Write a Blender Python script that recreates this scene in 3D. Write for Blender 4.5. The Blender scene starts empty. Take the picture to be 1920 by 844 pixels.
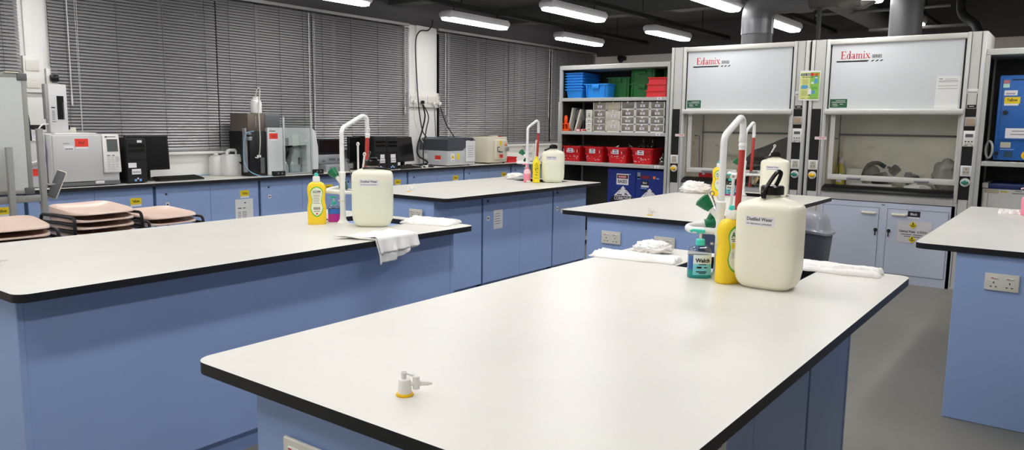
import bpy, bmesh, math, random
from mathutils import Matrix, Vector, noise
random.seed(7)
S = bpy.context.scene
COL = S.collection
PI = math.pi
# ------------------------------------------------------------------ materials
def lin(c):
    return tuple((x/12.92 if x <= .04045 else ((x+.055)/1.055)**2.4) for x in [v/255 for v in c])
MATS = {}
def mat(name, rgb, rough=.5, metal=0., spec=.5, trans=0., alpha=1., emit=0., noise_amt=0., noise_scale=40., bump=0., sss=0., ior=1.45, coat=0.):
    if name in MATS: return MATS[name]
    m = bpy.data.materials.new(name); m.use_nodes = True
    nt = m.node_tree; b = nt.nodes['Principled BSDF']
    c = lin(rgb)
    b.inputs['Base Color'].default_value = (*c, 1)
    b.inputs['Roughness'].default_value = rough
    b.inputs['Metallic'].default_value = metal
    b.inputs['Specular IOR Level'].default_value = spec
    b.inputs['Transmission Weight'].default_value = trans
    b.inputs['Alpha'].default_value = alpha
    b.inputs['IOR'].default_value = ior
    b.inputs['Coat Weight'].default_value = coat
    if sss:
        b.inputs['Subsurface Weight'].default_value = sss
        b.inputs['Subsurface Radius'].default_value = (.03, .03, .025)
        b.inputs['Subsurface Scale'].default_value = .6
    if emit:
        b.inputs['Emission Color'].default_value = (*c, 1)
        b.inputs['Emission Strength'].default_value = emit
    if noise_amt or bump:
        tc = nt.nodes.new('ShaderNodeTexCoord'); n = nt.nodes.new('ShaderNodeTexNoise')
        n.inputs['Scale'].default_value = noise_scale; n.inputs['Detail'].default_value = 4
        nt.links.new(tc.outputs['Object'], n.inputs['Vector'])
        if noise_amt:
            r = nt.nodes.new('ShaderNodeValToRGB')
            r.color_ramp.elements[0].position = .3; r.color_ramp.elements[1].position = .7
            r.color_ramp.elements[0].color = (*[x*(1-noise_amt) for x in c], 1)
            r.color_ramp.elements[1].color = (*[min(1, x*(1+noise_amt)) for x in c], 1)
            nt.links.new(n.outputs['Fac'], r.inputs['Fac']); nt.links.new(r.outputs['Color'], b.inputs['Base Color'])
        if bump:
            bp = nt.nodes.new('ShaderNodeBump'); bp.inputs['Strength'].default_value = bump
            bp.inputs['Distance'].default_value = .002
            nt.links.new(n.outputs['Fac'], bp.inputs['Height']); nt.links.new(bp.outputs['Normal'], b.inputs['Normal'])
    MATS[name] = m
    return m
WHITE_TOP = mat('bench laminate', (222,219,211), .36, noise_amt=.025, noise_scale=3)
EDGE = mat('bench black edge', (24,25,28), .45)
BLUE = mat('blue laminate', (154,178,224), .42, noise_amt=.03, noise_scale=2)
BLUEGAP = mat('blue filler strip', (50,82,112), .5)
GREYRAW = mat('grey end panel', (165,162,152), .6, noise_amt=.05, noise_scale=80)
FLOOR = mat('grey vinyl floor', (130,126,117), .42, noise_amt=.06, noise_scale=1.6)
WALLP = mat('white wall paint', (244,243,239), .6)
WALLB = mat('pale back wall paint', (240,232,226), .65)
DARKP = mat('black ceiling paint', (88,86,87), .7)
CEIL = mat('dark ceiling', (84,84,84), .8, noise_amt=.12, noise_scale=3)
SLAT = mat('grey blind slat', (166,165,166), .4, metal=.35)
CORD = mat('blind cord', (205,205,205), .6)

def thin(name, rgb, gloss=.06, rough=.03):
    m = bpy.data.materials.new(name); m.use_nodes = True; nt = m.node_tree; nt.nodes.remove(nt.nodes['Principled BSDF'])
    t = nt.nodes.new('ShaderNodeBsdfTransparent'); t.inputs['Color'].default_value = (*lin(rgb), 1)
    g = nt.nodes.new('ShaderNodeBsdfGlossy'); g.inputs['Roughness'].default_value = rough
    x = nt.nodes.new('ShaderNodeMixShader'); x.inputs['Fac'].default_value = gloss
    nt.links.new(t.outputs[0], x.inputs[1]); nt.links.new(g.outputs[0], x.inputs[2]); nt.links.new(x.outputs[0], nt.nodes['Material Output'].inputs['Surface'])
    MATS[name] = m; return m
CLEARP = thin('clear plastic', (226,230,230), .14, .12)
GLASS = thin('sash glass', (250,250,247), .05)
NIGHT = mat('dark window glass', (14,16,20), .05)
ALU = mat('window aluminium', (150,152,154), .4, metal=.5)
STEELW = mat('cream painted steel', (214,211,204), .42)
HOODF = mat('hood grey white steel', (206,205,201), .42)
HOODS = mat('hood sash panel', (214,217,219), .35)
HOODIN = mat('hood liner', (238,233,222), .5, noise_amt=.06, noise_scale=5)
BLACK = mat('black plastic', (20,20,22), .4)
BLACKG = mat('black gloss', (14,14,15), .22)
BLACKM = mat('black matt', (24,24,24), .75)
SEAM = mat('dark seam', (58,58,58), .6)
SHELFM = mat('shelf grey steel', (186,187,182), .42)
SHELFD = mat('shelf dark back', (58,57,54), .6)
WPLAST = mat('white plastic', (233,231,226), .38)
WPL2 = mat('off white plastic', (222,219,208), .4)
CREAM = mat('cream enamel', (228,220,200), .4)
TAPW = mat('white epoxy pipe', (240,240,238), .28)
GREEN = mat('tap green', (20,112,72), .3)
REDHOSE = mat('red hose', (190,62,56), .4)
YEL = mat('bottle yellow', (250,212,40), .35, sss=.05)
YELN = mat('label yellow', (244,214,30), .5)
YELR = mat('yellow ring', (246,196,20), .4)
TEAL = mat('teal plastic', (70,205,190), .35)
def milky(name, rgb, fac=.45, rough=.3):
    m = mat(name, rgb, rough); nt = m.node_tree; b = nt.nodes['Principled BSDF']; t = nt.nodes.new('ShaderNodeBsdfTranslucent'); t.inputs['Color'].default_value = (*lin(rgb), 1)
    x = nt.nodes.new('ShaderNodeMixShader'); x.inputs['Fac'].default_value = fac
    nt.links.new(b.outputs[0], x.inputs[1]); nt.links.new(t.outputs[0], x.inputs[2]); nt.links.new(x.outputs[0], nt.nodes['Material Output'].inputs['Surface']); return m
CARBOY = milky('carboy plastic', (255,251,232), .14)
JUGM = milky('natural jug plastic', (250,250,248), .2, .4)
LABELW = mat('label white', (240,236,240), .5)
INK = mat('ink black', (20,20,22), .6)
INKG = mat('ink grey', (95,95,98), .6)
RED = mat('red plastic', (222,32,40), .35)
REDL = mat('label red', (238,66,48), .5)
INKR = mat('ink red', (206,30,44), .5)
ORANGE = mat('orange plastic', (255,92,24), .4)
BLUEP = mat('blue tote plastic', (44,146,236), .38)
GREENP = mat('green tote plastic', (26,104,42), .42)
NAVY = mat('navy cabinet paint', (34,52,130), .38)
MACHB = mat('machine blue paint', (40,104,184), .4)
CLOTH = mat('white cotton cloth', (250,247,243), .95, bump=.5, noise_scale=220)
SEATP = mat('beige stool plastic', (226,200,184), .28)
TUBE = mat('black steel tube', (26,26,28), .35)
BINL = mat('bin lid grey', (172,174,182), .25)
BINB = mat('bin body grey', (104,108,118), .5)
GCW = mat('instrument grey', (206,206,206), .45)
GCD = mat('instrument dark', (96,98,100), .5)
SPECD = mat('spectro slate', (72,76,84), .45)
SPECL = mat('spectro light', (196,198,202), .45)
BROWNM = mat('bronze panel', (112,102,94), .4, metal=.3)
SCREEN = mat('lcd screen', (92,96,96), .25)
SCREENB = mat('black screen', (16,17,19), .18)
SILV = mat('silver plastic', (156,158,162), .35, metal=.3)
WBOARD = mat('whiteboard surface', (206,210,208), .25)
PEWTER = mat('stand grey', (150,150,146), .45)
CARD = mat('paper', (235,235,232), .7)
ALBLUE = mat('light cabinet blue white', (206,213,230), .42)
IVORY = mat('ivory handle', (240,234,214), .35)
GREENL = mat('green sticker', (38,92,60), .5)
PGREEN = mat('poster green', (140,196,84), .6)
PYEL = mat('poster pale green', (216,224,140), .6)
PBLUE = mat('poster blue', (92,160,205), .6)
DUCT = mat('dark grey pvc duct', (72,72,74), .5)
DUCTF = mat('foil duct', (62,61,58), .35, metal=.4, bump=1., noise_scale=12)
LAMPB = mat('lamp housing', (214,212,216), .45)
LAMPE = mat('lamp diffuser', (253,252,251), .5, emit=15.5)
LIQB = mat('blue liquid', (70,140,230), .1, trans=.55)
LIQT = mat('teal liquid', (40,180,170), .1, trans=.5)
LIQP = mat('magenta liquid', (225,60,180), .15, trans=.3)
PINKB = mat('pink bottle', (244,150,172), .35, sss=.05)
PINKP = mat('pale pink plastic', (250,205,212), .35)
SPONGE = mat('beige brush', (206,180,140), .9)
TUBCL = mat('frosted drawer plastic', (200,196,186), .35)
DRAWF = mat('drawer front smoke', (134,129,118), .3, noise_amt=.3, noise_scale=14)
GLASSW = thin('glassware', (206,206,202), .22, .1)
WIRE = mat('steel wire', (120,120,120), .35, metal=.8)
ORD = mat('orange sticker', (255,120,30), .5)
LBLUE = mat('pale blue sticker', (120,160,225), .5)
BROWN = mat('amber', (150,110,60), .6)
# ------------------------------------------------------------------ mesh builder
class B:
    def __init__(s): s.bm = bmesh.new(); s.mi = 0
    def _new(s, geom_faces):
        for f in geom_faces: f.material_index = s.mi
    def _add(s, vs, fs):
        v = [s.bm.verts.new(p) for p in vs]; out = []
        for f in fs:
            try: out.append(s.bm.faces.new([v[i] for i in f]))
            except ValueError: pass
        s._new(out); return out
    def box(s, x0, x1, y0, y1, z0, z1, M=None):
        p = [Vector((x, y, z)) for z in (z0, z1) for y in (y0, y1) for x in (x0, x1)]
        if M: p = [M @ q for q in p]
        s._add(p, [(0,2,3,1),(4,5,7,6),(0,1,5,4),(2,6,7,3),(0,4,6,2),(1,3,7,5)]); return s
    def rbox(s, x0, x1, y0, y1, z0, z1, r=.01, seg=2, M=None):
        t = bmesh.new(); bmesh.ops.create_cube(t, size=1)
        for v in t.verts: v.co = Vector(((x0+x1)/2+v.co.x*(x1-x0), (y0+y1)/2+v.co.y*(y1-y0), (z0+z1)/2+v.co.z*(z1-z0)))
        bmesh.ops.bevel(t, geom=t.edges[:], offset=r, segments=seg, profile=.5, affect='EDGES')
        s._merge(t, M); return s
    def _merge(s, t, M=None):
        m = {}
        for v in t.verts: m[v] = s.bm.verts.new(M @ v.co if M else v.co)
        out = []
        for f in t.faces:
            try: out.append(s.bm.faces.new([m[v] for v in f.verts]))
            except ValueError: pass
        s._new(out); t.free()
    def rings(s, rs, closed=True, cap0=True, cap1=True):
        n = len(rs[0]); vs = [p for r in rs for p in r]; fs = []
        for i in range(len(rs)-1):
            for j in range(n if closed else n-1):
                k = (j+1) % n
                fs.append((i*n+j, i*n+k, (i+1)*n+k, (i+1)*n+j))
        if cap0: fs.append(tuple(reversed(range(n))))
        if cap1: fs.append(tuple(range((len(rs)-1)*n, len(rs)*n)))
        s._add(vs, fs); return s
    def cyl(s, p0, p1, r0, r1=None, n=20, cap=True):
        p0, p1 = Vector(p0), Vector(p1); r1 = r0 if r1 is None else r1
        d = (p1-p0).normalized(); a = d.orthogonal().normalized(); b = d.cross(a)
        c = [(math.cos(2*PI*i/n), math.sin(2*PI*i/n)) for i in range(n)]
        s.rings([[p0+(a*x+b*y)*r0 for x, y in c], [p1+(a*x+b*y)*r1 for x, y in c]], cap0=cap, cap1=cap); return s
    def lathe(s, prof, c=(0,0,0), n=28, sx=1, sy=1, M=None):
        c = Vector(c); rs = []
        for r, z in prof:
            ring = [c+Vector((math.cos(2*PI*i/n)*r*sx, math.sin(2*PI*i/n)*r*sy, z)) for i in range(n)]
            rs.append([M @ p for p in ring] if M else ring)
        s.rings(rs); return s
    def tube(s, path, r, n=10, closed=False, cap=True):
        P = [Vector(p) for p in path]; N = len(P); rs = []; a = None
        for i in range(N):
            if closed: d = P[(i+1) % N]-P[i-1]
            else: d = P[min(i+1, N-1)]-P[max(i-1, 0)]
            d.normalize()
            if a is None: a = d.orthogonal().normalized()
            else:
                a = a-d*a.dot(d)
                a = a.normalized() if a.length > 1e-6 else d.orthogonal().normalized()
            b = d.cross(a); rr = r[i] if isinstance(r, (list, tuple)) else r
            rs.append([P[i]+(a*math.cos(2*PI*k/n)+b*math.sin(2*PI*k/n))*rr for k in range(n)])
        if closed: rs.append(rs[0]); cap = False
        s.rings(rs, cap0=cap, cap1=cap); return s
    def prism(s, poly, o, r, w, depth):
        """polygon in (r,w) axes at o, extruded along r x w by depth"""
        o, r, w = Vector(o), Vector(r), Vector(w); nrm = r.cross(w)
        a = [o+r*x+w*y for x, y in poly]; b = [p+nrm*depth for p in a]
        s.rings([a, b]); return s
    def sphere(s, c, r, sx=1, sy=1, sz=1, n=16, m=10):
        prof = [(r*math.sin(PI*i/m) if 0 < i < m else r*.02, -r*math.cos(PI*i/m)*sz) for i in range(m+1)]
        return s.lathe(prof, c, n, sx, sy)
    def build(s, name, mats, parent=None, smooth=35, world=True):
        bmesh.ops.recalc_face_normals(s.bm, faces=s.bm.faces[:])
        me = bpy.data.meshes.new(name); s.bm.to_mesh(me); s.bm.free()
        if not isinstance(mats, (list, tuple)): mats = [mats]
        for m in mats: me.materials.append(m)
        if smooth:
            for p in me.polygons: p.use_smooth = True
            me.set_sharp_from_angle(angle=math.radians(smooth))
        return link(name, me, parent, world)
MW = {}
def link(name, me, parent=None, world=True):
    o = bpy.data.objects.new(name, me); COL.objects.link(o)
    if parent is not None:
        M = MW.get(parent.name, Matrix())
        if world: me.transform(M.inverted())
        o.parent = parent; MW[o.name] = M
    return o
def tag(o, label, cat, group=None, kind=None):
    o['label'] = label; o['category'] = cat
    if group: o['group'] = group
    if kind: o['kind'] = kind
    return o
def thing(name, label, cat, loc=(0,0,0), rz=0, group=None):
    o = bpy.data.objects.new(name, None); COL.objects.link(o); o.empty_display_size = .05
    o.location = loc; o.rotation_euler = (0, 0, rz)
    MW[o.name] = Matrix.Translation(loc) @ Matrix.Rotation(rz, 4, 'Z')
    return tag(o, label, cat, group)
def struct(o): o['kind'] = 'structure'; return o
def dup(o, loc=None, rz=None, label=None, group=None, parent=None):
    c = o.copy(); COL.objects.link(c)
    if parent is not None: c.parent = parent
    if loc is not None: c.location = loc
    if rz is not None: c.rotation_euler = (0, 0, rz)
    if label: c['label'] = label
    if group: c['group'] = group
    for ch in list(o.children): dup(ch, parent=c)
    if parent is None:
        MW[c.name] = Matrix.Translation(c.location) @ Matrix.Rotation(c.rotation_euler.z, 4, 'Z')
    return c
# faces: U-facing (front looks toward -x) and V-facing (front looks toward -y)
FU = (Vector((0,-1,0)), Vector((0,0,1)), Vector((-1,0,0)))
FV = (Vector((1,0,0)), Vector((0,0,1)), Vector((0,-1,0)))
FB = (Vector((1,0,0)), Vector((0,1,0)), Vector((0,0,1)))
def decal(name, parent, c, F, w, h, m, t=.0012, rot=0, smooth=0):
    r, u, n = F; c = Vector(c)
    if rot: r, u = r*math.cos(rot)+u*math.sin(rot), u*math.cos(rot)-r*math.sin(rot)
    b = B(); b.prism([(-w/2,-h/2),(w/2,-h/2),(w/2,h/2),(-w/2,h/2)], c, r, u, t)
    return b.build(name, m, parent, smooth)
def decal_poly(name, parent, c, F, poly, m, t=.0012):
    b = B(); b.prism(poly, c, F[0], F[1], t); return b.build(name, m, parent, 0)
def lines(name, parent, c, F, rects, m, t=.0004):
    """rects: (x,y,w,h) centred boxes in the face plane"""
    b = B(); c = Vector(c)
    for x, y, w, h in rects:
        b.prism([(x-w/2,y-h/2),(x+w/2,y-h/2),(x+w/2,y+h/2),(x-w/2,y+h/2)], c, F[0], F[1], t)
    return b.build(name, m, parent, 0)
def text(s, parent, c, F, w, h, m, name='lettering', bold=0., rot=0, shear=0):
    cu = bpy.data.curves.new('t', 'FONT'); cu.body = s; cu.size = 1; cu.align_x = 'CENTER'; cu.offset = bold; cu.shear = shear
    cu.resolution_u = 3
    t = bpy.data.objects.new('t', cu); COL.objects.link(t)
    dg = bpy.context.evaluated_depsgraph_get(); dg.update()
    me = bpy.data.meshes.new_from_object(t.evaluated_get(dg))
    bpy.data.objects.remove(t); bpy.data.curves.remove(cu)
    me.name = name; me.materials.clear(); me.materials.append(m)
    if not me.vertices: return None
    xs = [v.co.x for v in me.vertices]; ys = [v.co.y for v in me.vertices]
    cx, cy = (min(xs)+max(xs))/2, (min(ys)+max(ys))/2
    kx = w/max(1e-6, max(xs)-min(xs)); ky = h/max(1e-6, max(ys)-min(ys))
    r, u, n = F
    if rot: r, u = r*math.cos(rot)+u*math.sin(rot), u*math.cos(rot)-r*math.sin(rot)
    c = Vector(c)
    for v in me.vertices: v.co = c+r*((v.co.x-cx)*kx)+u*((v.co.y-cy)*ky)+n*.0004
    return link(name, me, parent)
def fillet(path, r=.04, n=6):
    P = [Vector(p) for p in path]; out = [P[0]]
    for i in range(1, len(P)-1):
        a, b, c = P[i-1], P[i], P[i+1]
        d1 = (a-b); d2 = (c-b); k = min(r, d1.length*.48, d2.length*.48)
        p, q = b+d1.normalized()*k, b+d2.normalized()*k
        for j in range(n+1):
            t = j/n; out.append(p*(1-t)**2+b*2*t*(1-t)+q*t*t)
    out.append(P[-1]); return out
def spline(pts, n=8):
    P = [Vector(p) for p in pts]; P = [P[0]*2-P[1]]+P+[P[-1]*2-P[-2]]; out = []
    for i in range(1, len(P)-2):
        p0, p1, p2, p3 = P[i-1:i+3]
        for j in range(n):
            t = j/n
            out.append(.5*((2*p1)+(p2-p0)*t+(2*p0-5*p1+4*p2-p3)*t*t+(3*p1-p0-3*p2+p3)*t**3))
    out.append(P[-2]); return out
def sup(a, b, e, n=40):
    """superellipse ring points"""
    out = []
    for i in range(n):
        t = 2*PI*i/n; c, s_ = math.cos(t), math.sin(t)
        out.append((a*math.copysign(abs(c)**(2/e), c), b*math.copysign(abs(s_)**(2/e), s_)))
    return out
EXPO = 0.72
# ================================================================== SETTING
UB, VW, ZT, ZU = 12.7, 7.6, .916, .886      # back wall, window wall, bench top, bench top underside
U0, V0, ZC = -4.6, -3.6, 3.3
b = B(); b.box(U0, UB+.15, V0-.15, VW+.3, -.05, 0); struct(b.build('floor', FLOOR, smooth=0))
b = B(); b.box(U0-.15, UB+.15, V0-.15, VW+.3, ZC, ZC+.08); struct(b.build('ceiling', CEIL, smooth=0))
WINS = [(.2, 2.80), (3.07, 7.59), (8.235, 12.58)]
b = B(); x = U0
for a, c in WINS:
    b.box(x, a, VW, VW+.25, 0, 2.85); b.box(a, c, VW, VW+.25, 0, 1.17); x = c
b.box(x, UB+.15, VW, VW+.25, 0, 2.85)
b.mi = 1; b.box(U0, UB+.15, VW, VW+.25, 2.85, ZC)
struct(b.build('wall_left', [WALLP, DARKP], smooth=0))
b = B(); b.box(UB, UB+.15, V0, VW, 0, 2.79); b.mi = 1; b.box(UB, UB+.15, V0, VW, 2.79, ZC)
struct(b.build('wall_back', [WALLB, DARKP], smooth=0))
b = B(); b.box(U0, UB, V0-.15, V0, 0, 2.79); b.mi = 1; b.box(U0, UB, V0-.15, V0, 2.79, ZC)
struct(b.build('wall_right', [WALLP, DARKP], smooth=0))
b = B(); b.box(U0-.15, U0, V0, VW, 0, 2.79); b.mi = 1; b.box(U0-.15, U0, V0, VW, 2.79, ZC)
struct(b.build('wall_front', [WALLP, DARKP], smooth=0))
for i, (a, c) in enumerate(WINS):
    w = B(); y0, y1 = VW+.12, VW+.18
    w.box(a, c, y0, y1, 1.17, 1.22); w.box(a, c, y0, y1, 2.8, 2.85)
    n = max(2, round((c-a)/1.15))
    for k in range(n+1):
        x = a+(c-a)*k/n; w.box(max(a, x-.025), min(c, x+.025), y0, y1, 1.17, 2.85)
    f = struct(w.build('window_%d' % (i+1), ALU, smooth=0))
    g = B(); g.box(a, c, VW+.14, VW+.15, 1.2, 2.83); g.build('pane', NIGHT, f, 0)
    t = B(); t.rbox(a, c, VW-.07, VW+.12, 1.15, 1.18, .006); struct(t.build('trim_%d' % (i+1), WALLP))
# white conduit casings on the two wall piers
b = B(); b.rbox(7.79, 7.92, VW-.035, VW, 1.9, 2.85, .004); b.rbox(7.93, 8.1, VW-.02, VW, 1.92, 2.85, .004); struct(b.build('trim_4', WALLP))
b = B(); b.rbox(2.86, 2.93, VW-.03, VW, 2.0, 2.85, .004); struct(b.build('trim_5', WALLP))
# ------------------------------------------------------------------ ceiling services
def light(loc, label, group=None, L=1.27):
    o = thing('ceiling_light', label, 'light', loc, 0, group)
    # housing: rounded trough
    h = B(); rs = []
    xs = [0, .012, .035, .07]; sc = [.55, .8, .95, 1.]
    seq = [(x, k) for x, k in zip(xs, sc)]+[(L-x, k) for x, k in reversed(list(zip(xs, sc)))]
    for x, k in seq:
        rs.append([(x, .105*k*yy, .045+.045*k*zz) for yy, zz in [(-1,.25),(-.95,-.45),(-.72,-.95),(.72,-.95),(.95,-.45),(1,.25),(.9,.8),(-.9,.8)]])
    h.rings(rs); h.build('housing', LAMPB, o, 50, world=False)
    p = B(); p.box(.05, L-.05, -.085, .085, .081, .094); p.build('backplate', LAMPB, o, 0, world=False)
    d = B(); rs = []
    for x, k in [(.02, .45), (.05, .9), (.09, 1), (L-.09, 1), (L-.05, .9), (L-.02, .45)]:
        rs.append([(x, y*k, z) for y, z in [(-.086, .004), (-.07, -.018), (.07, -.018), (.086, .004), (.08, .014), (-.08, .014)]])
    d.rings(rs); d.build('diffuser', LAMPE, o, 50, world=False)
    s = B()
    for x in (.2, L-.2): s.cyl((x, 0, .094), (x, 0, .17), .006, n=8)
    s.build('hanger', BLACKM, o, world=False)
    return o
LROWS = [6.5, 4.98, 3.28, 1.86]
LG = 'ceiling lights'
L0 = light((4.66, 6.5, 2.8), 'leftmost ceiling light, cut by the top edge above the blinds', LG)
def lcopy(x, y, label, group=LG): return dup(L0, (x, y, 2.8), 0, label, group)
lcopy(7.16, 6.5, 'lit white ceiling light above the wall pier and grey cables, left of centre')
lcopy(9.7, 6.5, 'lit white ceiling light nearest the far corner, low over the right blinds')
lcopy(7.16, 4.98, 'lit white ceiling light near the top edge, left of the grey storage shelf')
lcopy(9.68, 4.98, 'lit white ceiling light over the top left of the first fume cupboard')
lcopy(7.2, 3.28, 'large lit ceiling light cut by the top edge above the first fume cupboard')
lcopy(9.4, 3.28, 'lit white ceiling light half hidden behind the elbowed exhaust duct')
lcopy(7.37, 1.86, 'ceiling light sliver at the top edge left of the straight exhaust duct')
lcopy(9.68, 1.84, 'ceiling light hidden behind the straight exhaust duct with both ends showing')
near = 'unseen white ceiling light hanging over the near benches'
for y in LROWS:
    for x in ((-2.95, -.4, 2.13) if y > 2 else (-.4, 2.13)): lcopy(x, y, near, 'near ceiling lights')
for y in (4.98, 3.28, 1.86): lcopy(4.66, y, near, 'near ceiling lights')
for x in (-2.95, -.4, 2.13, 4.66, 7.16): lcopy(x, .3, near, 'near ceiling lights')  # extra row out of view, added to brighten the right bench and end faces
for y, lab in ((6.5, 'dark cable channel running above the lights nearest the blinds'), (4.98, 'dark cable channel running above the lights left of the shelf'),
               (3.28, 'dark cable channel running above the lights over the first fume cupboard'), (1.86, 'dark cable channel running above the lights behind the straight duct')):
    b = B(); b.box(-1, 12.6, y-.03, y+.03, 2.97, 3.02); b.box(-1, 12.6, y-.045, y+.045, 2.962, 2.972)
    for x in range(-1, 13, 2): b.cyl((x+.5, y, 3.02), (x+.5, y, ZC), .006, n=6)
    tag(b.build('cable_channel', BLACKM), lab, 'cable channel', 'cable channels')
for k, x in enumerate((2.6, 5.0, 7.4, 9.8)):
    b = B(); b.box(x-.12, x+.12, V0, VW, 3.06, ZC); struct(b.build('trim_%d' % (6+k), CEIL, smooth=0))
# exhaust ducts
o = thing('exhaust_duct', 'dark grey elbowed duct rising from the first fume cupboard', 'duct', (8.46, 3.02, 2.395))
b = B(); b.cyl((8.46,3.02,2.395), (8.46,3.02,2.66), .165, n=36); b.build('riser', DUCT, o)
b = B(); b.cyl((8.46,3.02,2.52), (8.46,3.02,2.675), .172, n=36); b.build('collar', mat('pvc collar', (88,88,92), .3), o)
b = B(); pts = [(8.46,3.02,2.66)]
for i in range(9):
    a = PI/2*i/8; pts.append((8.46, 3.02-.2+.2*math.cos(a), 2.7+.2*math.sin(a)))
b.tube(pts+[(8.46,2.6,2.9)], .172, 32); b.build('elbow', DUCT, o)
b = B(); b.tube([(8.46,2.62,2.9),(8.46,2.45,2.9)], .18, 32); b.build('flange', DUCT, o)
b = B(); n = 60; P = [(8.46, 2.45-.55*i/n, 2.9+.01*math.sin(i)) for i in range(n+1)]
b.tube(P, [.165+.012*math.sin(i*2.1)+.006*math.sin(i*.7) for i in range(n+1)], 28); b.build('flexible_hose', DUCTF, o)
b = B(); b.tube([(8.46,1.9,2.9),(8.72,2.1,3.0),(9.2,2.55,3.06),(12.6,2.55,3.06)], .16, 24); b.build('trunk', DUCT, o)
o = thing('exhaust_duct', 'straight dark grey duct rising from the second fume cupboard', 'duct', (8.46, 1.54, 2.395))
b = B(); b.cyl((8.46,1.54,2.395), (8.46,1.54,ZC), .15, n=36); b.build('riser', DUCT, o)
b = B(); b.cyl((8.46,1.54,2.395), (8.46,1.54,2.41), .175, n=36); b.build('collar', DUCT, o)
b = B(); b.cyl((8.4,2.35,2.4), (8.4,2.35,ZC), .022, n=12); tag(b.build('conduit_pipe', BLACKM), 'thin black pipe dropping from the ceiling between the two fume cupboards', 'pipe')
b = B(); b.tube(spline([(9.6,1.25,ZC),(9.6,1.22,3.0),(9.55,1.2,2.75),(9.4,1.05,2.6),(9.0,.95,2.42),(8.6,.9,2.4)], 8), .045, 12)
tag(b.build('flexible_hose', BLACKM), 'black flexible hose hanging down behind the second fume cupboard', 'hose')
b = B(); b.rbox(12.5,12.7,6.95,7.05,2.7,2.78,.02); b.sphere((12.52,6.98,2.7),.05); tag(b.build('security_camera', BLACKM), 'small black dome camera in the far ceiling corner', 'camera')
b = B(); b.tube([(10.2,2.9,2.93),(10.2,1.4,2.93)],.02,8); b.tube([(10.4,2.3,2.72),(10.4,1.1,2.72)],.02,8)
tag(b.build('conduit_pipe', CEIL), 'pair of thin grey pipes near the ceiling between the two ducts', 'pipe')
# ------------------------------------------------------------------ blinds
def blind(a, c, label, wand=None, z1=2.85, z0=1.176, y=7.545):
    o = thing('venetian_blind', label, 'blind', (a, y, z0), 0, 'grey venetian blinds')
    h = B(); h.box(a, c, y-.02, y+.02, z1-.035, z1); h.build('headrail', SLAT, o, 0)
    s = B(); z = z0+.045; tilt = math.radians(TILT)
    while z < z1-.045:
        rs = []
        for t in (-1, -.33, .33, 1):
            d = t*.0175; bow = .0022*(1-t*t)
            dy, dz = d*math.cos(tilt)-bow*math.sin(tilt), d*math.sin(tilt)+bow*math.cos(tilt)
            rs.append((dy, dz))
        v0 = len(s.bm.verts)
        va = [s.bm.verts.new((a+.004, y+p, z+q)) for p, q in rs]; vb = [s.bm.verts.new((c-.004, y+p, z+q)) for p, q in rs]
        for i in range(3): s.bm.faces.new((va[i], vb[i], vb[i+1], va[i+1]))
        z += .0295
    me = bpy.data.meshes.new('slats'); s.bm.to_mesh(me); s.bm.free(); me.materials.append(SLAT)
    for p in me.polygons: p.use_smooth = True
    link('slats', me, o)
    r = B(); r.rbox(a, c, y-.014, y+.014, z0+.008, z0+.03, .004); r.build('bottom_rail', SLAT, o)
    n = 4
    for i in range(n):
        x = a+.14+(c-a-.28)*i/(n-1)
        k = B(); k.box(x-.0015, x+.0015, y-.021, y-.018, z0+.02, z1-.03); k.build('ladder_cord', mat('dark cord', (92,92,92), .8), o, 0)
    if wand:
        k = B(); k.cyl((wand, y-.04, z1-.06), (wand, y-.035, z0+.55), .0055, n=8); k.cyl((wand, y-.035, z0+.55), (wand, y-.035, z0+.45), .009, n=8); k.build('wand', CORD, o)
        k = B(); k.cyl((wand+.07, y-.03, z1-.05), (wand+.075, y-.03, z0+.1), .0022, n=6); k.cyl((wand+.09, y-.03, z1-.05), (wand+.078, y-.03, z0+.1), .0022, n=6); k.build('pull_cord', CORD, o)
    return o
TILT = 52
blind(1.2, 2.812, 'grey venetian blind at the left edge, above the whiteboard', 2.3)
blind(3.045, 4.704, 'grey venetian blind behind the gas analyser and its tower', 3.2)
blind(4.708, 5.966, 'grey venetian blind behind the white bottle and acrylic shield', 5.9)
blind(5.970, 7.612, 'grey venetian blind left of the white pier with cables', 7.5)
blind(8.215, 9.859, 'grey venetian blind right of the white pier, above the slate spectrometer', 8.32)
blind(9.863, 11.05, 'brighter grey venetian blind ending beside a bright wand', 10.98)
blind(11.085, 12.56, 'dim grey venetian blind in the far corner behind the storage shelf')
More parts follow.
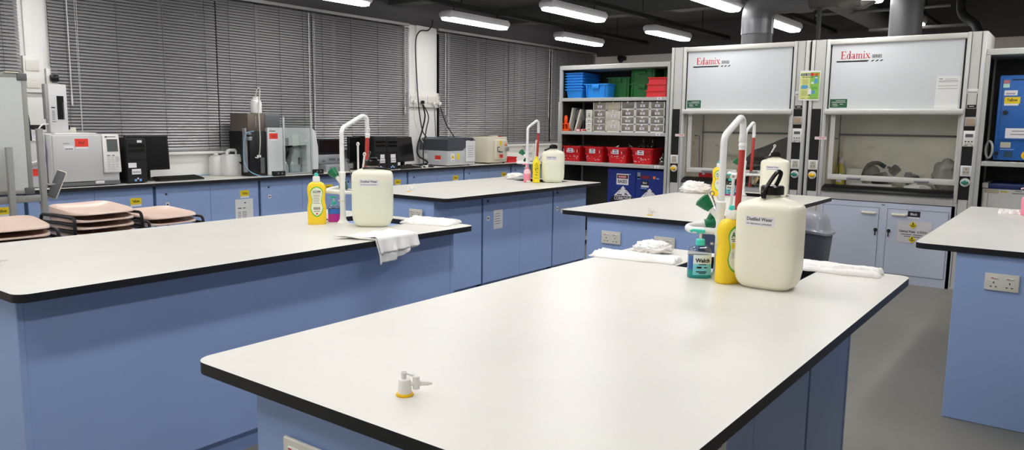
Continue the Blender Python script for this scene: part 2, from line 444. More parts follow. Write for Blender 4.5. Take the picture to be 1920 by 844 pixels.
# ------------------------------------------------------------------ worktops
def slab(name, u0, u1, v0, v1, label, hole=None, r=.05, corners=(1,1,1,1)):
    bm = bmesh.new()
    def loop(pts, z): return [bm.verts.new((x, y, z)) for x, y in pts]
    pts = []
    for i, (cx, cy, a0) in enumerate([(u1, v1, 0), (u0, v1, 90), (u0, v0, 180), (u1, v0, 270)]):
        rr = r if corners[i] else .004
        ox = cx-rr if cx == u1 else cx+rr; oy = cy-rr if cy == v1 else cy+rr
        for k in range(9):
            a = math.radians(a0+90*k/8); pts.append((ox+rr*math.cos(a), oy+rr*math.sin(a)))
    hp = None
    if hole:
        x0, x1, y0, y1 = hole; hp = [(x0,y0),(x1,y0),(x1,y1),(x0,y1)]
    tops = []
    for z in (ZT, ZU):
        L = loop(pts, z); es = [bm.edges.new((L[i], L[(i+1) % len(L)])) for i in range(len(L))]; H = None
        if hp:
            H = loop(hp, z); es += [bm.edges.new((H[i], H[(i+1) % 4])) for i in range(4)]
        g = bmesh.ops.triangle_fill(bm, edges=es, use_beauty=True)
        for f in g['geom']:
            if isinstance(f, bmesh.types.BMFace): f.material_index = 0 if z == ZT else 1
        tops.append((L, H))
    for a, c in ((tops[0][0], tops[1][0]), (tops[0][1], tops[1][1])):
        if a:
            for i in range(len(a)):
                f = bm.faces.new((a[i], a[(i+1) % len(a)], c[(i+1) % len(a)], c[i])); f.material_index = 1
    bb = B(); bb.bm.free(); bb.bm = bm
    return tag(bb.build(name, [WHITE_TOP, EDGE], smooth=25), label, 'worktop', 'white laboratory worktops')
def sink(x0, x1, y0, y1, label):
    b = B(); t = .004; z0 = ZT-.2
    b.box(x0, x1, y0, y1, z0-t, z0)
    b.box(x0, x0+t, y0, y1, z0, ZT-.001); b.box(x1-t, x1, y0, y1, z0, ZT-.001)
    b.box(x0, x1, y0, y0+t, z0, ZT-.001); b.box(x0, x1, y1-t, y1, z0, ZT-.001)
    o = thing('sink', label, 'sink', ((x0+x1)/2, (y0+y1)/2, z0), 0, 'black bench sinks')
    b.build('basin', BLACK, o, 0)
    d = B(); d.cyl(((x0+x1)/2, (y0+y1)/2, z0), ((x0+x1)/2, (y0+y1)/2, z0+.004), .03); d.build('drain', WIRE, o)
R1, R2 = (.985, 3.39), (4.44, 6.87)
BV = {1: (.523, 1.738), 2: (2.825, 4.10), 3: (4.0, 5.22), 4: (1.71, 2.925), 5: (-.535, .682)}
def sk(u, c): return (u+1.985, u+2.31, c-.28, c+.23)
cv = {k: (a+c)/2 for k, (a, c) in BV.items()}
BN = {1: 'nearest bench in front', 2: 'left bench', 3: 'middle bench by the window counter', 4: 'bench before the fume cupboards', 5: 'right edge bench'}
slab('worktop', *R1, *BV[1], 'large pale worktop with black edge in the foreground', sk(R1[0], cv[1]))
slab('worktop', *R1, *BV[2], 'pale worktop with black edge on the left bench, cloth draped over it', sk(R1[0], cv[2]))
slab('worktop', *R2, *BV[3], 'pale worktop of the middle bench before the window counter', sk(R2[0], cv[3]))
slab('worktop', *R2, *BV[4], 'pale worktop before the fume cupboards with a crumpled cloth', sk(R2[0], cv[4]))
slab('worktop', *R2, *BV[5], 'pale worktop cut off by the right edge of the picture', sk(R2[0], cv[5]))
sink(*sk(R1[0], cv[1]), 'black sink behind the largest water carboy in the foreground')
sink(*sk(R1[0], cv[2]), 'black sink under the carboy on the left bench')
sink(*sk(R2[0], cv[3]), 'black sink behind the pink pump bottle on the middle bench')
sink(*sk(R2[0], cv[4]), 'black sink on the bench before the fume cupboards')
slab('worktop', .4, 12.68, 6.92, 7.6, 'long pale window counter carrying instruments under the blinds', corners=(0,0,0,0))
# ------------------------------------------------------------------ bench bases
def base(u0, u1, v0, v1, label, doors=None, plinth=.1, name='bench_cabinet', body=BLUE, cat='cabinet', group='blue bench cabinets'):
    """doors: list of (a, c) ranges along x on the v0 face"""
    o = thing(name, label, cat, ((u0+u1)/2, (v0+v1)/2, 0), 0, group)
    b = B(); b.box(u0, u1, v0+(.02 if doors else 0), v1, .0 if not doors else plinth, ZU)
    if doors: b.box(u0+.01, u1-.01, v0+.05, v1-.02, 0, plinth)
    b.build('carcass', body, o, 0)
    for a, c in doors or []:
        d = B(); d.rbox(a+.0015, c-.0015, v0, v0+.019, plinth+.004, ZU-.006, .002, 1); d.build('door', BLUE, o, 0)
    return o
def panel_block(u0, u1, v0, v1, label):
    o = thing('bench_cabinet', label, 'cabinet', ((u0+u1)/2, (v0+v1)/2, 0), 0, 'blue bench cabinets')
    b = B(); b.rbox(u0, u1, v0, v1, .005, ZU-.0005, .006, 2); b.build('carcass', BLUE, o)
    b = B(); b.box(u0-.002, u1, v0-.002, v1+.002, 0, .008); b.build('foot_strip', mat('foot strip', (190,180,165), .7), o, 0)
    return o
def small_tag(o, x, v, z):
    decal('tag', o, (x, v, z), FV, .035, .04, LABELW); lines('printed_lines', o, (x, v-.0012, z), FV, [(0,0,.018,.014)], INK)
def lock(o, x, v, z):
    b = B(); b.cyl((x, v, z), (x, v-.006, z), .011, n=14); b.build('lock', mat('lock dark', (70,80,96), .4, metal=.5), o)
# nearest bench
def bench_units(u0, seams, u1, v0, v1, labels, mids, notice=None, tags=True):
    edges = [u0]+seams+[u1]
    for i, lab in enumerate(labels):
        a, c = edges[i]+(.0 if i == 0 else .01), edges[i+1]-(.0 if i == len(labels)-1 else .01); m = mids[i]
        o = base(a, c, v0, v1, lab, [(a, m), (m, c)] if m else [(a+.002, c-.002)])
        if i == 0:
            b = B(); b.rbox(a-.004, a+.018, v0-.004, v1+.004, 0, ZU-.001, .003, 1); b.build('end_panel', BLUE, o)
        else:
            b = B(); b.box(edges[i]-.009, edges[i]+.009, v0+.012, v1-.02, 0, ZU-.001); b.build('filler_strip', BLUEGAP, o, 0)
            if tags: lock(o, a+.06, v0, .835); small_tag(o, a+.065, v0-.001, .68)
        if i == len(labels)-1:
            b = B(); b.rbox(c-.014, c+.004, v0-.004, v1+.004, 0, ZU-.001, .003, 1); b.build('end_panel', BLUE, o)
        if notice and i == 1:
            q = a+.21 if tags else a+.26
            decal('notice', o, (q, v0-.0005, .66), FV, .13, .17, CARD); lines('printed_lines', o, (q, v0-.0018, .66), FV, [(-.01,.05-.022*k,.07+.01*(k % 2),.004) for k in range(5)], INKG)
        if notice and tags and i == 2: decal('notice', o, (a+.2, v0-.0005, .65), FV, .15, .042, CARD)
bench_units(1.03, [1.53, 2.63], 3.17, .69, 1.53, ['blue cabinet at the near end of the nearest bench with a socket on its end', 'blue double cabinet in the middle of the nearest bench', 'blue single cabinet at the far end of the nearest bench'], [None, 2.08, None], True, False)
o = thing('bench_cabinet', 'long plain blue base under the left bench', 'cabinet', (2.18, 3.4, 0), 0, 'blue bench cabinets')
b = B(); b.box(1.05, 3.31, 2.95, 3.86, .1, ZU); b.box(1.05, 3.31, 2.99, 3.84, 0, .1); b.build('carcass', BLUE, o, 0)
b = B(); b.rbox(1.025, 1.05, 2.946, 3.87, 0, ZU-.001, .003, 1); b.build('end_panel', BLUE, o)
b = B(); b.rbox(3.31, 3.34, 2.946, 3.87, 0, ZU-.001, .003, 1); b.build('end_panel', BLUE, o)
bench_units(4.475, [5.10, 6.20], 6.81, 4.165, 5.06, ['plain blue cabinet at the near corner of the middle bench', 'blue double cabinet with a paper notice on the middle bench', 'blue single cabinet at the far end of the middle bench'], [None, 5.65, None], True)
bench_units(4.475, [5.10], 6.2, 1.90, 2.715, ['pale blue cabinet with two sockets on its end before the fume cupboards', 'blue double cabinet in shade beside the grey bin'], [None, 5.65])
bench_units(4.465, [5.10], 6.2, -.37, .485, ['pale blue cabinet with one socket on its end at the right edge', 'blue double cabinet behind the socket end at the right edge'], [None, 5.65])
# ------------------------------------------------------------------ window counter cabinets
CB = [.4, 1.46, 2.57, 3.665, 4.81, 5.92, 7.03, 8.15, 9.25, 10.37, 11.4, 12.5]
CL = ['blue counter cabinet at the far left', 'blue counter cabinet behind the whiteboard legs', 'blue counter cabinet under the gas analyser behind the stools',
      'blue counter cabinet under the keyboard with a grey list taped on it', 'blue counter cabinet under the acrylic shield behind the yellow bottle',
      'blue counter cabinet under the twin black computers', 'blue counter cabinet under the socket board pier',
      'blue counter cabinet under the slate and cream instruments', 'blue counter cabinet behind the pink pump bottle',
      'blue counter cabinet behind the storage shelf post', 'blue counter cabinet in the hidden far corner']
for i in range(len(CB)-1):
    a, c = CB[i]+.012, CB[i+1]-.012; mid = (a+c)/2
    if i >= 9: break
    o = base(a, c, 7.0, 7.58, CL[i], [(a+.002, mid), (mid, c-.002)], group='blue counter cabinets')
    b = B(); b.box(c+.001, c+.023, 7.015, 7.5, 0, ZU-.001); b.build('filler_strip', BLUEGAP, o, 0)
    lock(o, a+.1, 7.0, .8); small_tag(o, a+.11, 6.999, .70)
    x = c-.17
    decal('yellow_label', o, (x, 6.9995, .755), FV, .105, .06, YELN); text('Yellow', o, (x, 6.9982, .755), FV, .07, .026, INK, bold=.02)
    decal('label_strip', o, (x, 6.9995, .716), FV, .1, .02, LABELW)
    if i == 3:
        decal('notice', o, (c-.18, 6.999, .56), FV, .21, .27, CARD)
        lines('printed_lines', o, (c-.2, 6.9976, .6), FV, [(-.035,0,.045,.009),(.02,0,.03,.009),(.03,.055,.02,.012)], INKG)
        lines('printed_lines', o, (c-.18, 6.9976, .56), FV, [(dx, .0-.016*k, wd, .005) for k in range(6) for dx, wd in ((-.06,.035),(0,.05))], INKG)
# ================================================================== FUME CUPBOARDS
UH, HW = 8.17, 1.535
def knob(o, v, z, m, name='valve'):
    p = o
    b = B(); b.cyl((UH, v, z), (UH-.012, v, z), .04, n=24); k = b.build(name, WPLAST, p)
    c = B(); c.cyl((UH-.012, v, z), (UH-.045, v, z), .017, .02, n=16)
    c.rbox(UH-.05, UH-.024, v-.03, v+.03, z-.011, z+.011, .004); c.build('valve_handle', m, k)
def plate_socket(o, v, z, w=.095, h=.1):
    b = B(); b.rbox(UH-.012, UH, v-w/2, v+w/2, z-h/2, z+h/2, .003); k = b.build('socket', WPLAST, o)
    lines('socket_recess', k, (UH-.012, v, z), FU, [(0,0,w*.6,h*.72)], mat('recess grey', (188,182,170), .5))
    lines('pin_holes', k, (UH-.0126, v, z), FU, [(0,.018,.006,.011),(-.014,-.012,.011,.006),(.014,-.012,.011,.006)], BLACK)
def logo(o, v, z, h):
    """red serif word with a dark underline, centre left edge at v"""
    # hand cut serif letters: strokes in unit boxes (x0,y0,x1,y1)
    s = h; x = 0.; b = B()
    def st(x0, y0, x1, y1): b.prism([(x0*s,y0*s),(x1*s,y0*s),(x1*s,y1*s),(x0*s,y1*s)], (UH+.012, v-x, z), FU[0], FU[1], .0012)
    def ring(cx, cy, rx, ry, t0, t1, a0=0, a1=360):
        n = 18; P = []
        for i in range(n+1):
            a = math.radians(a0+(a1-a0)*i/n); P.append((cx+rx*math.cos(a), cy+ry*math.sin(a), abs(math.cos(a))))
        for p, q in zip(P, P[1:]):
            tp = t0+(t1-t0)*p[2]; tq = t0+(t1-t0)*q[2]
            def inn(pt, t): dx, dy = pt[0]-cx, pt[1]-cy; L = math.hypot(dx, dy); return (pt[0]-dx/L*t, pt[1]-dy/L*t)
            i0, i1 = inn(p, tp), inn(q, tq)
            b.prism([(c[0]*s, c[1]*s) for c in (p[:2], q[:2], i1, i0)], (UH+.012, v-x, z), FU[0], FU[1], .0012)
    # E
    st(.06,0,.2,1); st(0,0,.62,.06); st(0,.94,.6,1); st(.2,.48,.44,.54); st(.56,0,.62,.24); st(.54,.78,.6,1); st(.4,.4,.45,.62); x += .7*s
    # d
    ring(.24,.32,.23,.33,.05,.13); st(.36,0,.48,1.02); st(.28,.97,.48,1.02); st(.36,0,.56,.05); x += .6*s
    # a
    ring(.2,.18,.19,.19,.04,.12); ring(.22,.46,.2,.19,.05,.1,0,170); st(.3,.05,.42,.5); st(.3,0,.5,.05); x += .54*s
    # m
    for k in (0, .3, .6): st(.06+k,0,.17+k,.58); st(.0+k,0,.23+k,.05)
    st(0,.58,.17,.63); ring(.27,.46,.16,.18,.05,.1,20,160); ring(.57,.46,.16,.18,.05,.1,20,160); x += .9*s
    # i
    st(.07,0,.18,.6); st(0,0,.25,.05); st(0,.57,.18,.62); st(.06,.8,.19,.93); x += .3*s
    # x
    for sg in (0, 1):
        w_ = .13 if not sg else .06; P = [(.04,.6),(.04+w_,.6),(.42+w_,.02),(.42,.02)] if not sg else [(.44,.6),(.44+w_,.6),(.06+w_,.02),(.06,.02)]
        b.prism([(c[0]*s, c[1]*s) for c in P], (UH+.012, v-x, z), FU[0], FU[1], .0012)
    st(-.02,.58,.22,.63); st(.36,.58,.56,.63); st(-.02,0,.18,.05); st(.34,0,.6,.05); x += .68*s
    b.build('lettering', INKR, o, 0)
    text('SERIES', o, (UH+.011, v-x-.055, z+.018), FU, .088, .032, INK, bold=.01)
    L = x-.01
    decal_poly('logo_rule', o, (UH+.012, v+.04, z-.032), FU, [(0,0),(L+.02,0),(L+.035,.014),(0,.014)], INK)
    for k in range(3):
        a = L+.05+.04*k; decal_poly('logo_rule', o, (UH+.012, v+.04, z-.032), FU, [(a,0),(a+.018,0),(a+.036,.014),(a+.018,.014)], INK)
def hood(L, label, left):
    R = L-HW; o = thing('fume_cupboard', label, 'fume cupboard', (UH+.3, (L+R)/2, 0), 0, 'fume cupboards')
    H = 2.395; UB2 = 8.765
    for a, c in ((L, L-.185), (R+.16, R)):
        b = B(); b.box(UH, UB2, c, a, .0, H); p = b.build('side_panel', HOODF, o, 0)
        b = B()
        for d in (a-.038, c+.042): b.box(UH-.0012, UH, d-.0022, d+.0022, 0.02, H-.005)
        b.build('seam', SEAM, p, 0)
        b = B(); b.rbox(UH-.012, UH, a-.034, a-.004, .82, H, .004); b.rbox(UH-.012, UH, c+.004, c+.036, .82, H, .004); b.build('edge_profile', HOODF, p)
    b = B(); b.rbox(UH-.014, UH+.05, R+.155, L-.18, 2.338, H-.003, .012, 3); b.build('header', STEELW, o)
    b = B(); b.box(UH+.012, UH+.03, R+.172, L-.19, 1.69, 2.34); b.build('sash_panel', HOODS, o, 0)
    for a, c in ((L-.197, L-.18), (R+.158, R+.176)):
        b = B(); b.box(UH+.008, UH+.0115, a, c, 1.7, 2.338); b.build('track_gap', BLACKM, o, 0)
    b = B(); b.rbox(UH-.05, UH+.02, R+.135, L-.168, 1.642, 1.7, .02, 4); b.build('grab_bar', HOODF, o)
    # sliding sash
    y0, y1, z0, z1 = R+.135, L-.222, .985, 1.66; f = .045
    b = B(); u = UH+.03; b.rbox(u, u+.03, y0, y1, z0, z0+.055, .005); b.box(u, u+.03, y0, y0+f, z0+.055, z1); b.box(u, u+.03, y1-f, y1, z0+.055, z1)
    s = b.build('sash_frame', STEELW, o, 30)
    b = B(); b.box(u+.012, u+.017, y0+f, y1-f, z0+.055, z1); b.build('pane', GLASS, s, 0)
    for t in (.22, .74):
        yc = y1+(y0-y1)*t; b = B(); b.rbox(u-.028, u+.001, yc-.065, yc+.065, z0+.015, z0+.034, .007, 2); b.build('handle', SILV, s)
    b = B(); rs = []
    for yy in (R+.165, L-.19):
        rs.append([(UH-.035+.15*(1-math.cos(a)), yy, 0.868+.064*math.sin(a)) for a in [PI*i/10 for i in range(6)]]+[(UH+.12, yy, .932), (UH+.12, yy, .868)])
    b.rings(rs); b.build('airfoil', mat('airfoil black', (17,17,17), .38, spec=.3), o, 40)
    b = B(); b.rbox(UH-.005, UH+.03, R+.16, L-.185, .79, .872, .004); b.build('sill_front', HOODF, o)
    b = B(); b.box(UH+.1, UB2-.02, R+.16, L-.185, .86, .9); b.build('deck', HOODIN, o, 0)
    b = B(); b.box(UB2-.06, UB2, R+.16, L-.185, .9, 2.33); q = b.build('back_panel', HOODIN, o, 0)
    b = B(); b.box(UB2-.075, UB2-.06, R+.16, L-.185, 1.43, 1.45); b.box(UB2-.067, UB2-.06, L-.2, L-.185, .9, 2.3); b.build('baffle_strip', SEAM, q, 0)
    b = B(); b.box(UH+.06, UB2-.06, R+.16, L-.185, 2.3, 2.34); b.build('roof_panel', HOODIN, o, 0)
    for a, c in ((L-.19, L-.184), (R+.159, R+.165)):
        b = B(); b.box(UH+.05, UB2-.06, a, c, .9, 2.3); b.build('side_liner', HOODIN, o, 0)
    # rod on the left liner
    b = B(); b.tube(fillet([(8.45,L-.2,1.4),(8.45,L-.26,1.4),(8.45,L-.27,1.02),(8.45,L-.22,1.0)], .03), .006, 8); b.build('rod', SEAM, o)
    # control strips
    for vc, w, lft in ((L-.085, .09, 1), (R+.075, .1, 0)):
        decal('control_strip', o, (UH-.0012, vc, 1.28), FU, w, .845, BLACKM)
        plate_socket(o, vc, 1.128); knob(o, vc, 1.022, YELR if lft else mat('valve green', (40,130,110), .35))
        if not lft:
            b = B(); b.rbox(UH-.016, UH, vc-.047, vc+.047, 1.54, 1.625, .004); k = b.build('switch', mat('switch grey', (176,172,164), .4), o)
            lines('switch_rocker', k, (UH-.016, vc, 1.58), FU, [(0,0,.06,.055)], mat('rocker amber', (176,150,126), .3), .004)
            b = B(); b.rbox(UH-.014, UH, vc-.048, vc+.048, 1.355, 1.5, .003); k = b.build('display', WPLAST, o)
            lines('screen', k, (UH-.014, vc, 1.455), FU, [(0,0,.062,.03)], SCREEN, .001)
            lines('buttons', k, (UH-.014, vc, 1.4), FU, [(-.025,0,.012,.01),(0,0,.012,.01),(.025,0,.012,.01)], INK, .002)
            lines('printed_lines', k, (UH-.014, vc, 1.378), FU, [(0,0,.06,.004),(-.02,-.012,.03,.006),(.03,-.012,.012,.006)], INKG)
            decal('nameplate', o, (UH-.001, vc+.004, 1.722), FU, .07, .03, BLACKM)
            lines('printed_lines', o, (UH-.0024, vc+.004, 1.722), FU, [(0,0,.04,.006)], LABELW)
            decal('barcode_label', o, (UH-.001, vc+.006, 1.86), FU, .085, .045, CARD)
            lines('barcode', o, (UH-.0023, vc+.006, 1.85), FU, [(-.034+.0062*i, 0, .003, .016) for i in range(12)], INK)
    decal('tag', o, (UH-.013, L-.145, 1.405), FU, .115, .03, mat('tag pink white', (236,214,214), .6))
    lines('printed_lines', o, (UH-.0145, L-.15, 1.405), FU, [(.01,.006,.06,.005),(.02,-.006,.012,.005)], INKR)
    logo(o, L-.303 if left else L-.285, 2.195, .075)
    decal('sticker', o, (UH+.0118, L-.29, 1.757), FU, .165, .085, GREENL)
    lines('printed_lines', o, (UH+.0105, L-.29, 1.757), FU, [(.02,.026,.09,.004),(0,.012,.13,.005),(-.035,-.008,.045,.005),(.03,-.008,.03,.004),(-.03,-.024,.05,.004)], LABELW)
    return o
h1 = hood(3.892, 'white fume cupboard left of the poster, red word logo above its sash', 1)
h2 = hood(2.338, 'white fume cupboard right of the poster with a paper sheet on its panel', 0)
decal('notice', h2, (UH+.0118, 1.09, 1.853), FU, .195, .3, CARD, rot=-.02)
lines('printed_lines', h2, (UH+.0105, 1.09, 1.853), FU, [(-.06,.125,.03,.006),(.02,.122,.1,.003),(0,.105,.16,.004),(0,.095,.16,.002),(0,.06,.16,.003),(0,.035,.16,.003)], INKG)
b = B(); b.box(UH+.02, 8.7, 2.3385, 2.3565, 0, 2.39); tag(b.build('gap_strip', BLACKM, smooth=0), 'dark strip filling the gap between the two fume cupboards', 'strip')
# poster across the gap
o = thing('poster', 'green and yellow safety poster taped across the gap between the fume cupboards', 'poster', (UH-.014, 2.335, 1.786))
c = (UH-.0135, 2.335, 1.938)
def pc(dx, dz, e=.0012): return (c[0]-e, c[1]-dx, c[2]+dz)
decal('sheet', o, c, FU, .208, .303, CARD, rot=-.02)
decal('panel', o, pc(-.045,-.002), FU, .1, .272, PYEL, .0004); decal('panel', o, pc(.05,-.002), FU, .092, .272, PGREEN, .0004)
decal('title_band', o, pc(-.04,.112), FU, .1, .026, mat('poster dark green', (44,72,52), .6), .0012); decal('title_band', o, pc(.05,.112), FU, .08, .026, mat('poster orange', (226,140,50), .6), .0012)
text('安全', o, pc(-.062,.112,.0026), FU, .042, .022, LABELW); text('通識', o, pc(-.014,.112,.0026), FU, .04, .022, LABELW)
b = B(); b.cyl(pc(.022,.112,.0012), pc(.022,.112,.003), .015, n=18); b.build('title_disc', INKR, o)
text('化學', o, pc(.06,.112,.0026), FU, .036, .02, INK)
lines('printed_lines', o, pc(-.03,.085,.0018), FU, [(-.04+.016*i,0,.01,.01) for i in range(7)], INKG)
lines('printed_lines', o, pc(-.045,.06,.0018), FU, [(0,-.013*k,.062-.01*(k % 2),.0035) for k in range(4)], BROWN)
lines('printed_lines', o, pc(-.05,-.055,.0018), FU, [(0,-.014*k,.058-.008*(k % 2),.0035) for k in range(4)], BROWN)
def blob(name, pts, m, e=.0018): return decal_poly(name, o, pc(0,0,e), FU, pts, m, .0004)
blob('picture', [(-.082,-.03),(-.03,-.034),(-.012,-.012),(-.022,.006),(-.07,.008),(-.085,-.008)], PBLUE)
blob('picture', [(.042,.022),(.075,.022),(.082,.055),(.072,.07),(.052,.07),(.044,.05)], PBLUE)           # standing worker: overall
blob('picture', [(.053,.074),(.072,.074),(.074,.09),(.05,.09)], LABELW, .0024); blob('picture', [(.048,.086),(.076,.086),(.07,.098),(.054,.098)], mat('poster blue dark', (60,110,170), .6), .003)
blob('picture', [(.012,.018),(.042,.018),(.04,.036),(.018,.036)], LABELW)
blob('picture', [(-.012,-.092),(.018,-.092),(.022,-.05),(.012,-.03),(-.006,-.032),(-.014,-.06)], LABELW)
blob('picture', [(-.006,-.03),(.01,-.03),(.01,-.014),(-.006,-.014)], mat('poster hair', (190,200,180), .6))
blob('picture', [(.022,-.084),(.056,-.084),(.056,-.05),(.022,-.05)], PBLUE); blob('picture', [(-.01,-.1),(.014,-.1),(.014,-.09),(-.01,-.09)], GREENL)
blob('picture', [(.024,-.04),(.078,-.04),(.078,-.012),(.024,-.012)], mat('poster green deep', (110,178,78), .6)); 
lines('printed_lines', o, pc(-.04,-.128,.0018), FU, [(-.02,0,.04,.005),(.035,0,.012,.008),(.09,0,.05,.004)], BROWN)
# inside the cupboards
def hb(z): return z
b = B(); b.sphere((8.52,2.95,1.03),.2,.5,1.1,.85,24,14)
def lump(name, c, r, m, sx=1, sy=1, sz=1, amp=.25, f=6, flat=None, n=28, k=16, seed=0):
    b = B(); b.sphere((0,0,0), r, sx, sy, sz, n, k)
    for v in b.bm.verts:
        d = v.co.normalized(); q = v.co*f/r*.5+Vector((seed*7.1,seed*3.3,seed)); a = noise.noise(q)+.5*noise.noise(q*2.3)
        v.co += d*r*amp*a; v.co += Vector(c)
        if flat is not None and v.co.z < flat: v.co.z = flat
    return b.build(name, m, None, 60)
b.bm.free()
P = [(3.12,.9),(3.06,1.17),(2.97,1.26),(2.84,1.31),(2.72,1.37),(2.6,1.42),(2.562,1.4),(2.56,.9)]
b = B(); N = 40; import bisect
def bagz(v):
    for (v0,z0),(v1,z1) in zip(P, P[1:]):
        if v1 <= v <= v0: return z0+(z1-z0)*(v0-v)/max(1e-6, v0-v1)
    return .9
rs = []
for j in range(15):
    row = []
    for i in range(N+1):
        v = 3.11-.545*i/N; t = j/14; zz = .9+(bagz(v)-.9)*min(1, t*1.25); q = noise.noise(Vector((v*9, t*3, 1)))+.5*noise.noise(Vector((v*21, t*7, 4)))
        uu = 8.42+.2*max(0, (t-.8)/.2)**1.5+.03*q; row.append((uu, v, zz-.02*max(0, (t-.8)/.2)))
    rs.append(row)
rs.append([(8.64, 3.11-.545*i/N, .9) for i in range(N+1)])
b.rings(rs, closed=False, cap0=False, cap1=False)
tag(b.build('plastic_bag', BLACKM, None, 60), 'large black plastic sheet behind the glass of the left fume cupboard', 'plastic sheet')
b = B(); b.rbox(8.3,8.42,3.43,3.56,.9,.99,.01); k = tag(b.build('red_box', RED), 'small red box on the deck of the left fume cupboard', 'box')
decal('label', k, (8.2995,3.5,.97), FU, .03,.025, LABELW)
b = B(); b.lathe([(.03,.9),(.034,.9),(.034,.98),(.02,1.0),(.02,1.06),(.024,1.065)], (8.5,3.36,0)); tag(b.build('white_jar', WPLAST), 'small white jar at the back of the left fume cupboard', 'jar')
b = B(); b.tube(spline([(8.62,3.5,1.3),(8.6,3.44,1.27),(8.58,3.4,1.2),(8.6,3.35,1.18),(8.66,3.2,1.17)],8), .012, 10); tag(b.build('tube', TUBCL), 'pale curved tube at the back of the left fume cupboard', 'tube')
o = thing('wash_bottle', 'small yellow bottle with white cap inside the right fume cupboard', 'bottle', (8.5,2.06,.9))
b = B(); b.lathe([(.04,.9),(.043,.91),(.043,1.06),(.03,1.12),(.02,1.14)], (8.5,2.06,0)); b.build('body', mat('olive yellow', (206,196,70), .4), o)
b = B(); b.lathe([(.022,1.14),(.022,1.19),(.01,1.2)], (8.5,2.06,0)); b.build('cap', WPLAST, o)
decal('label', o, (8.455,2.06,.99), FU, .05,.09, LABELW)
o = thing('gas_mask', 'grey and black strapped mask lying inside the right fume cupboard', 'mask', (8.5,1.7,.9))
b = B(); b.sphere((8.5,1.76,1.06),.085,.8,1,.9,20,12); b.build('shell', mat('smoky mask', (92,94,96), .3), o)
b = B(); b.tube(spline([(8.48,1.83,1.02),(8.45,1.78,1.13),(8.45,1.7,1.16),(8.46,1.62,1.12)],6), .022, 8); b.cyl((8.45,1.6,1.12),(8.45,1.48,1.1),.012); b.build('strap', BLACKM, o)
b = B(); b.cyl((8.42,1.55,1.07),(8.4,1.5,1.12),.045); b.cyl((8.44,1.4,1.0),(8.43,1.4,1.08),.05,.03); b.cyl((8.45,1.72,.98),(8.42,1.6,1.02),.06); b.build('filter', BLACKG, o)
o = thing('gas_mask', 'second dark strapped mask lying right of the grey one', 'mask', (8.5,1.38,.9))
b = B(); b.sphere((8.46,1.36,.99),.07,.8,1,1.1,18,10); b.build('shell', mat('smoky mask', (92,94,96), .3), o)
b = B(); b.tube(spline([(8.42,1.42,1.02),(8.4,1.34,1.03),(8.42,1.24,.99),(8.45,1.18,1.02)],6),.02,8); b.build('strap', BLACKM, o)
tag(lump('plastic_bag', (8.55,1.08,1.05), .17, mat('grey film', (178,178,172), .25, trans=.3), .6, .7, 1.0, .3, 5, .9, seed=3), 'crumpled clear plastic bag at the right of the right fume cupboard', 'bag')
b = B(); b.rbox(8.3,8.5,1.52,1.9,.9,.93,.008); b.rbox(8.3,8.31,1.52,1.9,.9,.955,.004); tag(b.build('tray', WPLAST), 'shallow white tray on the deck of the right fume cupboard', 'tray')
b = B(); b.rbox(8.58,8.68,1.86,2.02,.9,1.09,.008); tag(b.build('carton', CARD), 'pale carton at the back of the right fume cupboard', 'carton')
b = B(); b.rbox(8.55,8.65,1.6,1.76,.9,1.02,.01); tag(b.build('carton', mat('grey carton', (200,196,186), .6)), 'low pale carton behind the masks in the right fume cupboard', 'carton')
tag(lump('paper_towel', (8.34,1.3,.93), .07, CARD, .8, 1.7, .6, .3, 5, .9, seed=9), 'crumpled white paper towel under the right handle of the sash', 'paper')
# cabinet under right cupboard
CU = 8.15
o = thing('storage_cabinet', 'pale blue white two door cabinet under the right fume cupboard', 'cabinet', (8.4,1.57,0))
b = B(); b.box(CU+.004,8.7,.968,2.148,0,.782); b.build('carcass', ALBLUE, o, 0)
b = B(); b.box(CU+.02,8.7,.94,.966,0,.79); b.build('shadow_gap', BLACKM, o, 0)
for a, c, hv, lv in ((2.12,1.588,1.68,1.608),(1.512,.985,1.405,1.488)):
    b = B(); b.box(CU,CU+.006,min(a,c),max(a,c),.088,.73); d = b.build('door', ALBLUE, o, 0)
    lines('door_gap', d, (CU-.0002,(a+c)/2,.409), FU, [(0,.322,abs(a-c)+.004,.003),(0,-.322,abs(a-c)+.004,.003),(-abs(a-c)/2,0,.003,.644),(abs(a-c)/2,0,.003,.644)], SEAM)
    b = B(); b.tube(fillet([(CU,hv+.06,.678),(CU-.03,hv+.055,.678),(CU-.03,hv-.055,.678),(CU,hv-.06,.678)],.015), .0125, 10); b.build('handle', IVORY, d)
    b = B(); b.cyl((CU,lv,.512),(CU-.012,lv,.512),.017); b.cyl((CU-.012,lv,.512),(CU-.02,lv,.505),.012); b.box(CU-.016,CU-.013,lv-.004,lv+.006,.455,.5); b.build('lock', BLACK, d)
decal('maker_plate', o, (CU+.003,1.556,.763), FU, .03,.008, SEAM)
decal('black_label', o, (CU-.0005,1.277,.692), FU, .108,.056, mat('label black', (36,38,46), .5)); text('Black', o, (CU-.0018,1.277,.692), FU, .06,.022, LABELW, bold=.02)
decal('label_strip', o, (CU-.0005,1.277,.657), FU, .1,.016, LABELW)
b = B(); n = 14
P = [[(CU-.004-.003*noise.noise(Vector((i*.6,j*.7,2))), 1.415-.30*i/n, .41+.215*j/8) for i in range(n+1)] for j in range(9)]
b.rings(P, closed=False, cap0=False, cap1=False); b.build('plastic_sleeve', mat('sleeve film', (226,224,226), .18), o)
text('Chemical Waste', o, (CU-.0085,1.325,.523), FU, .14,.024, INK, bold=.015); text('化學廢物', o, (CU-.0085,1.195,.521), FU, .085,.024, INKG)
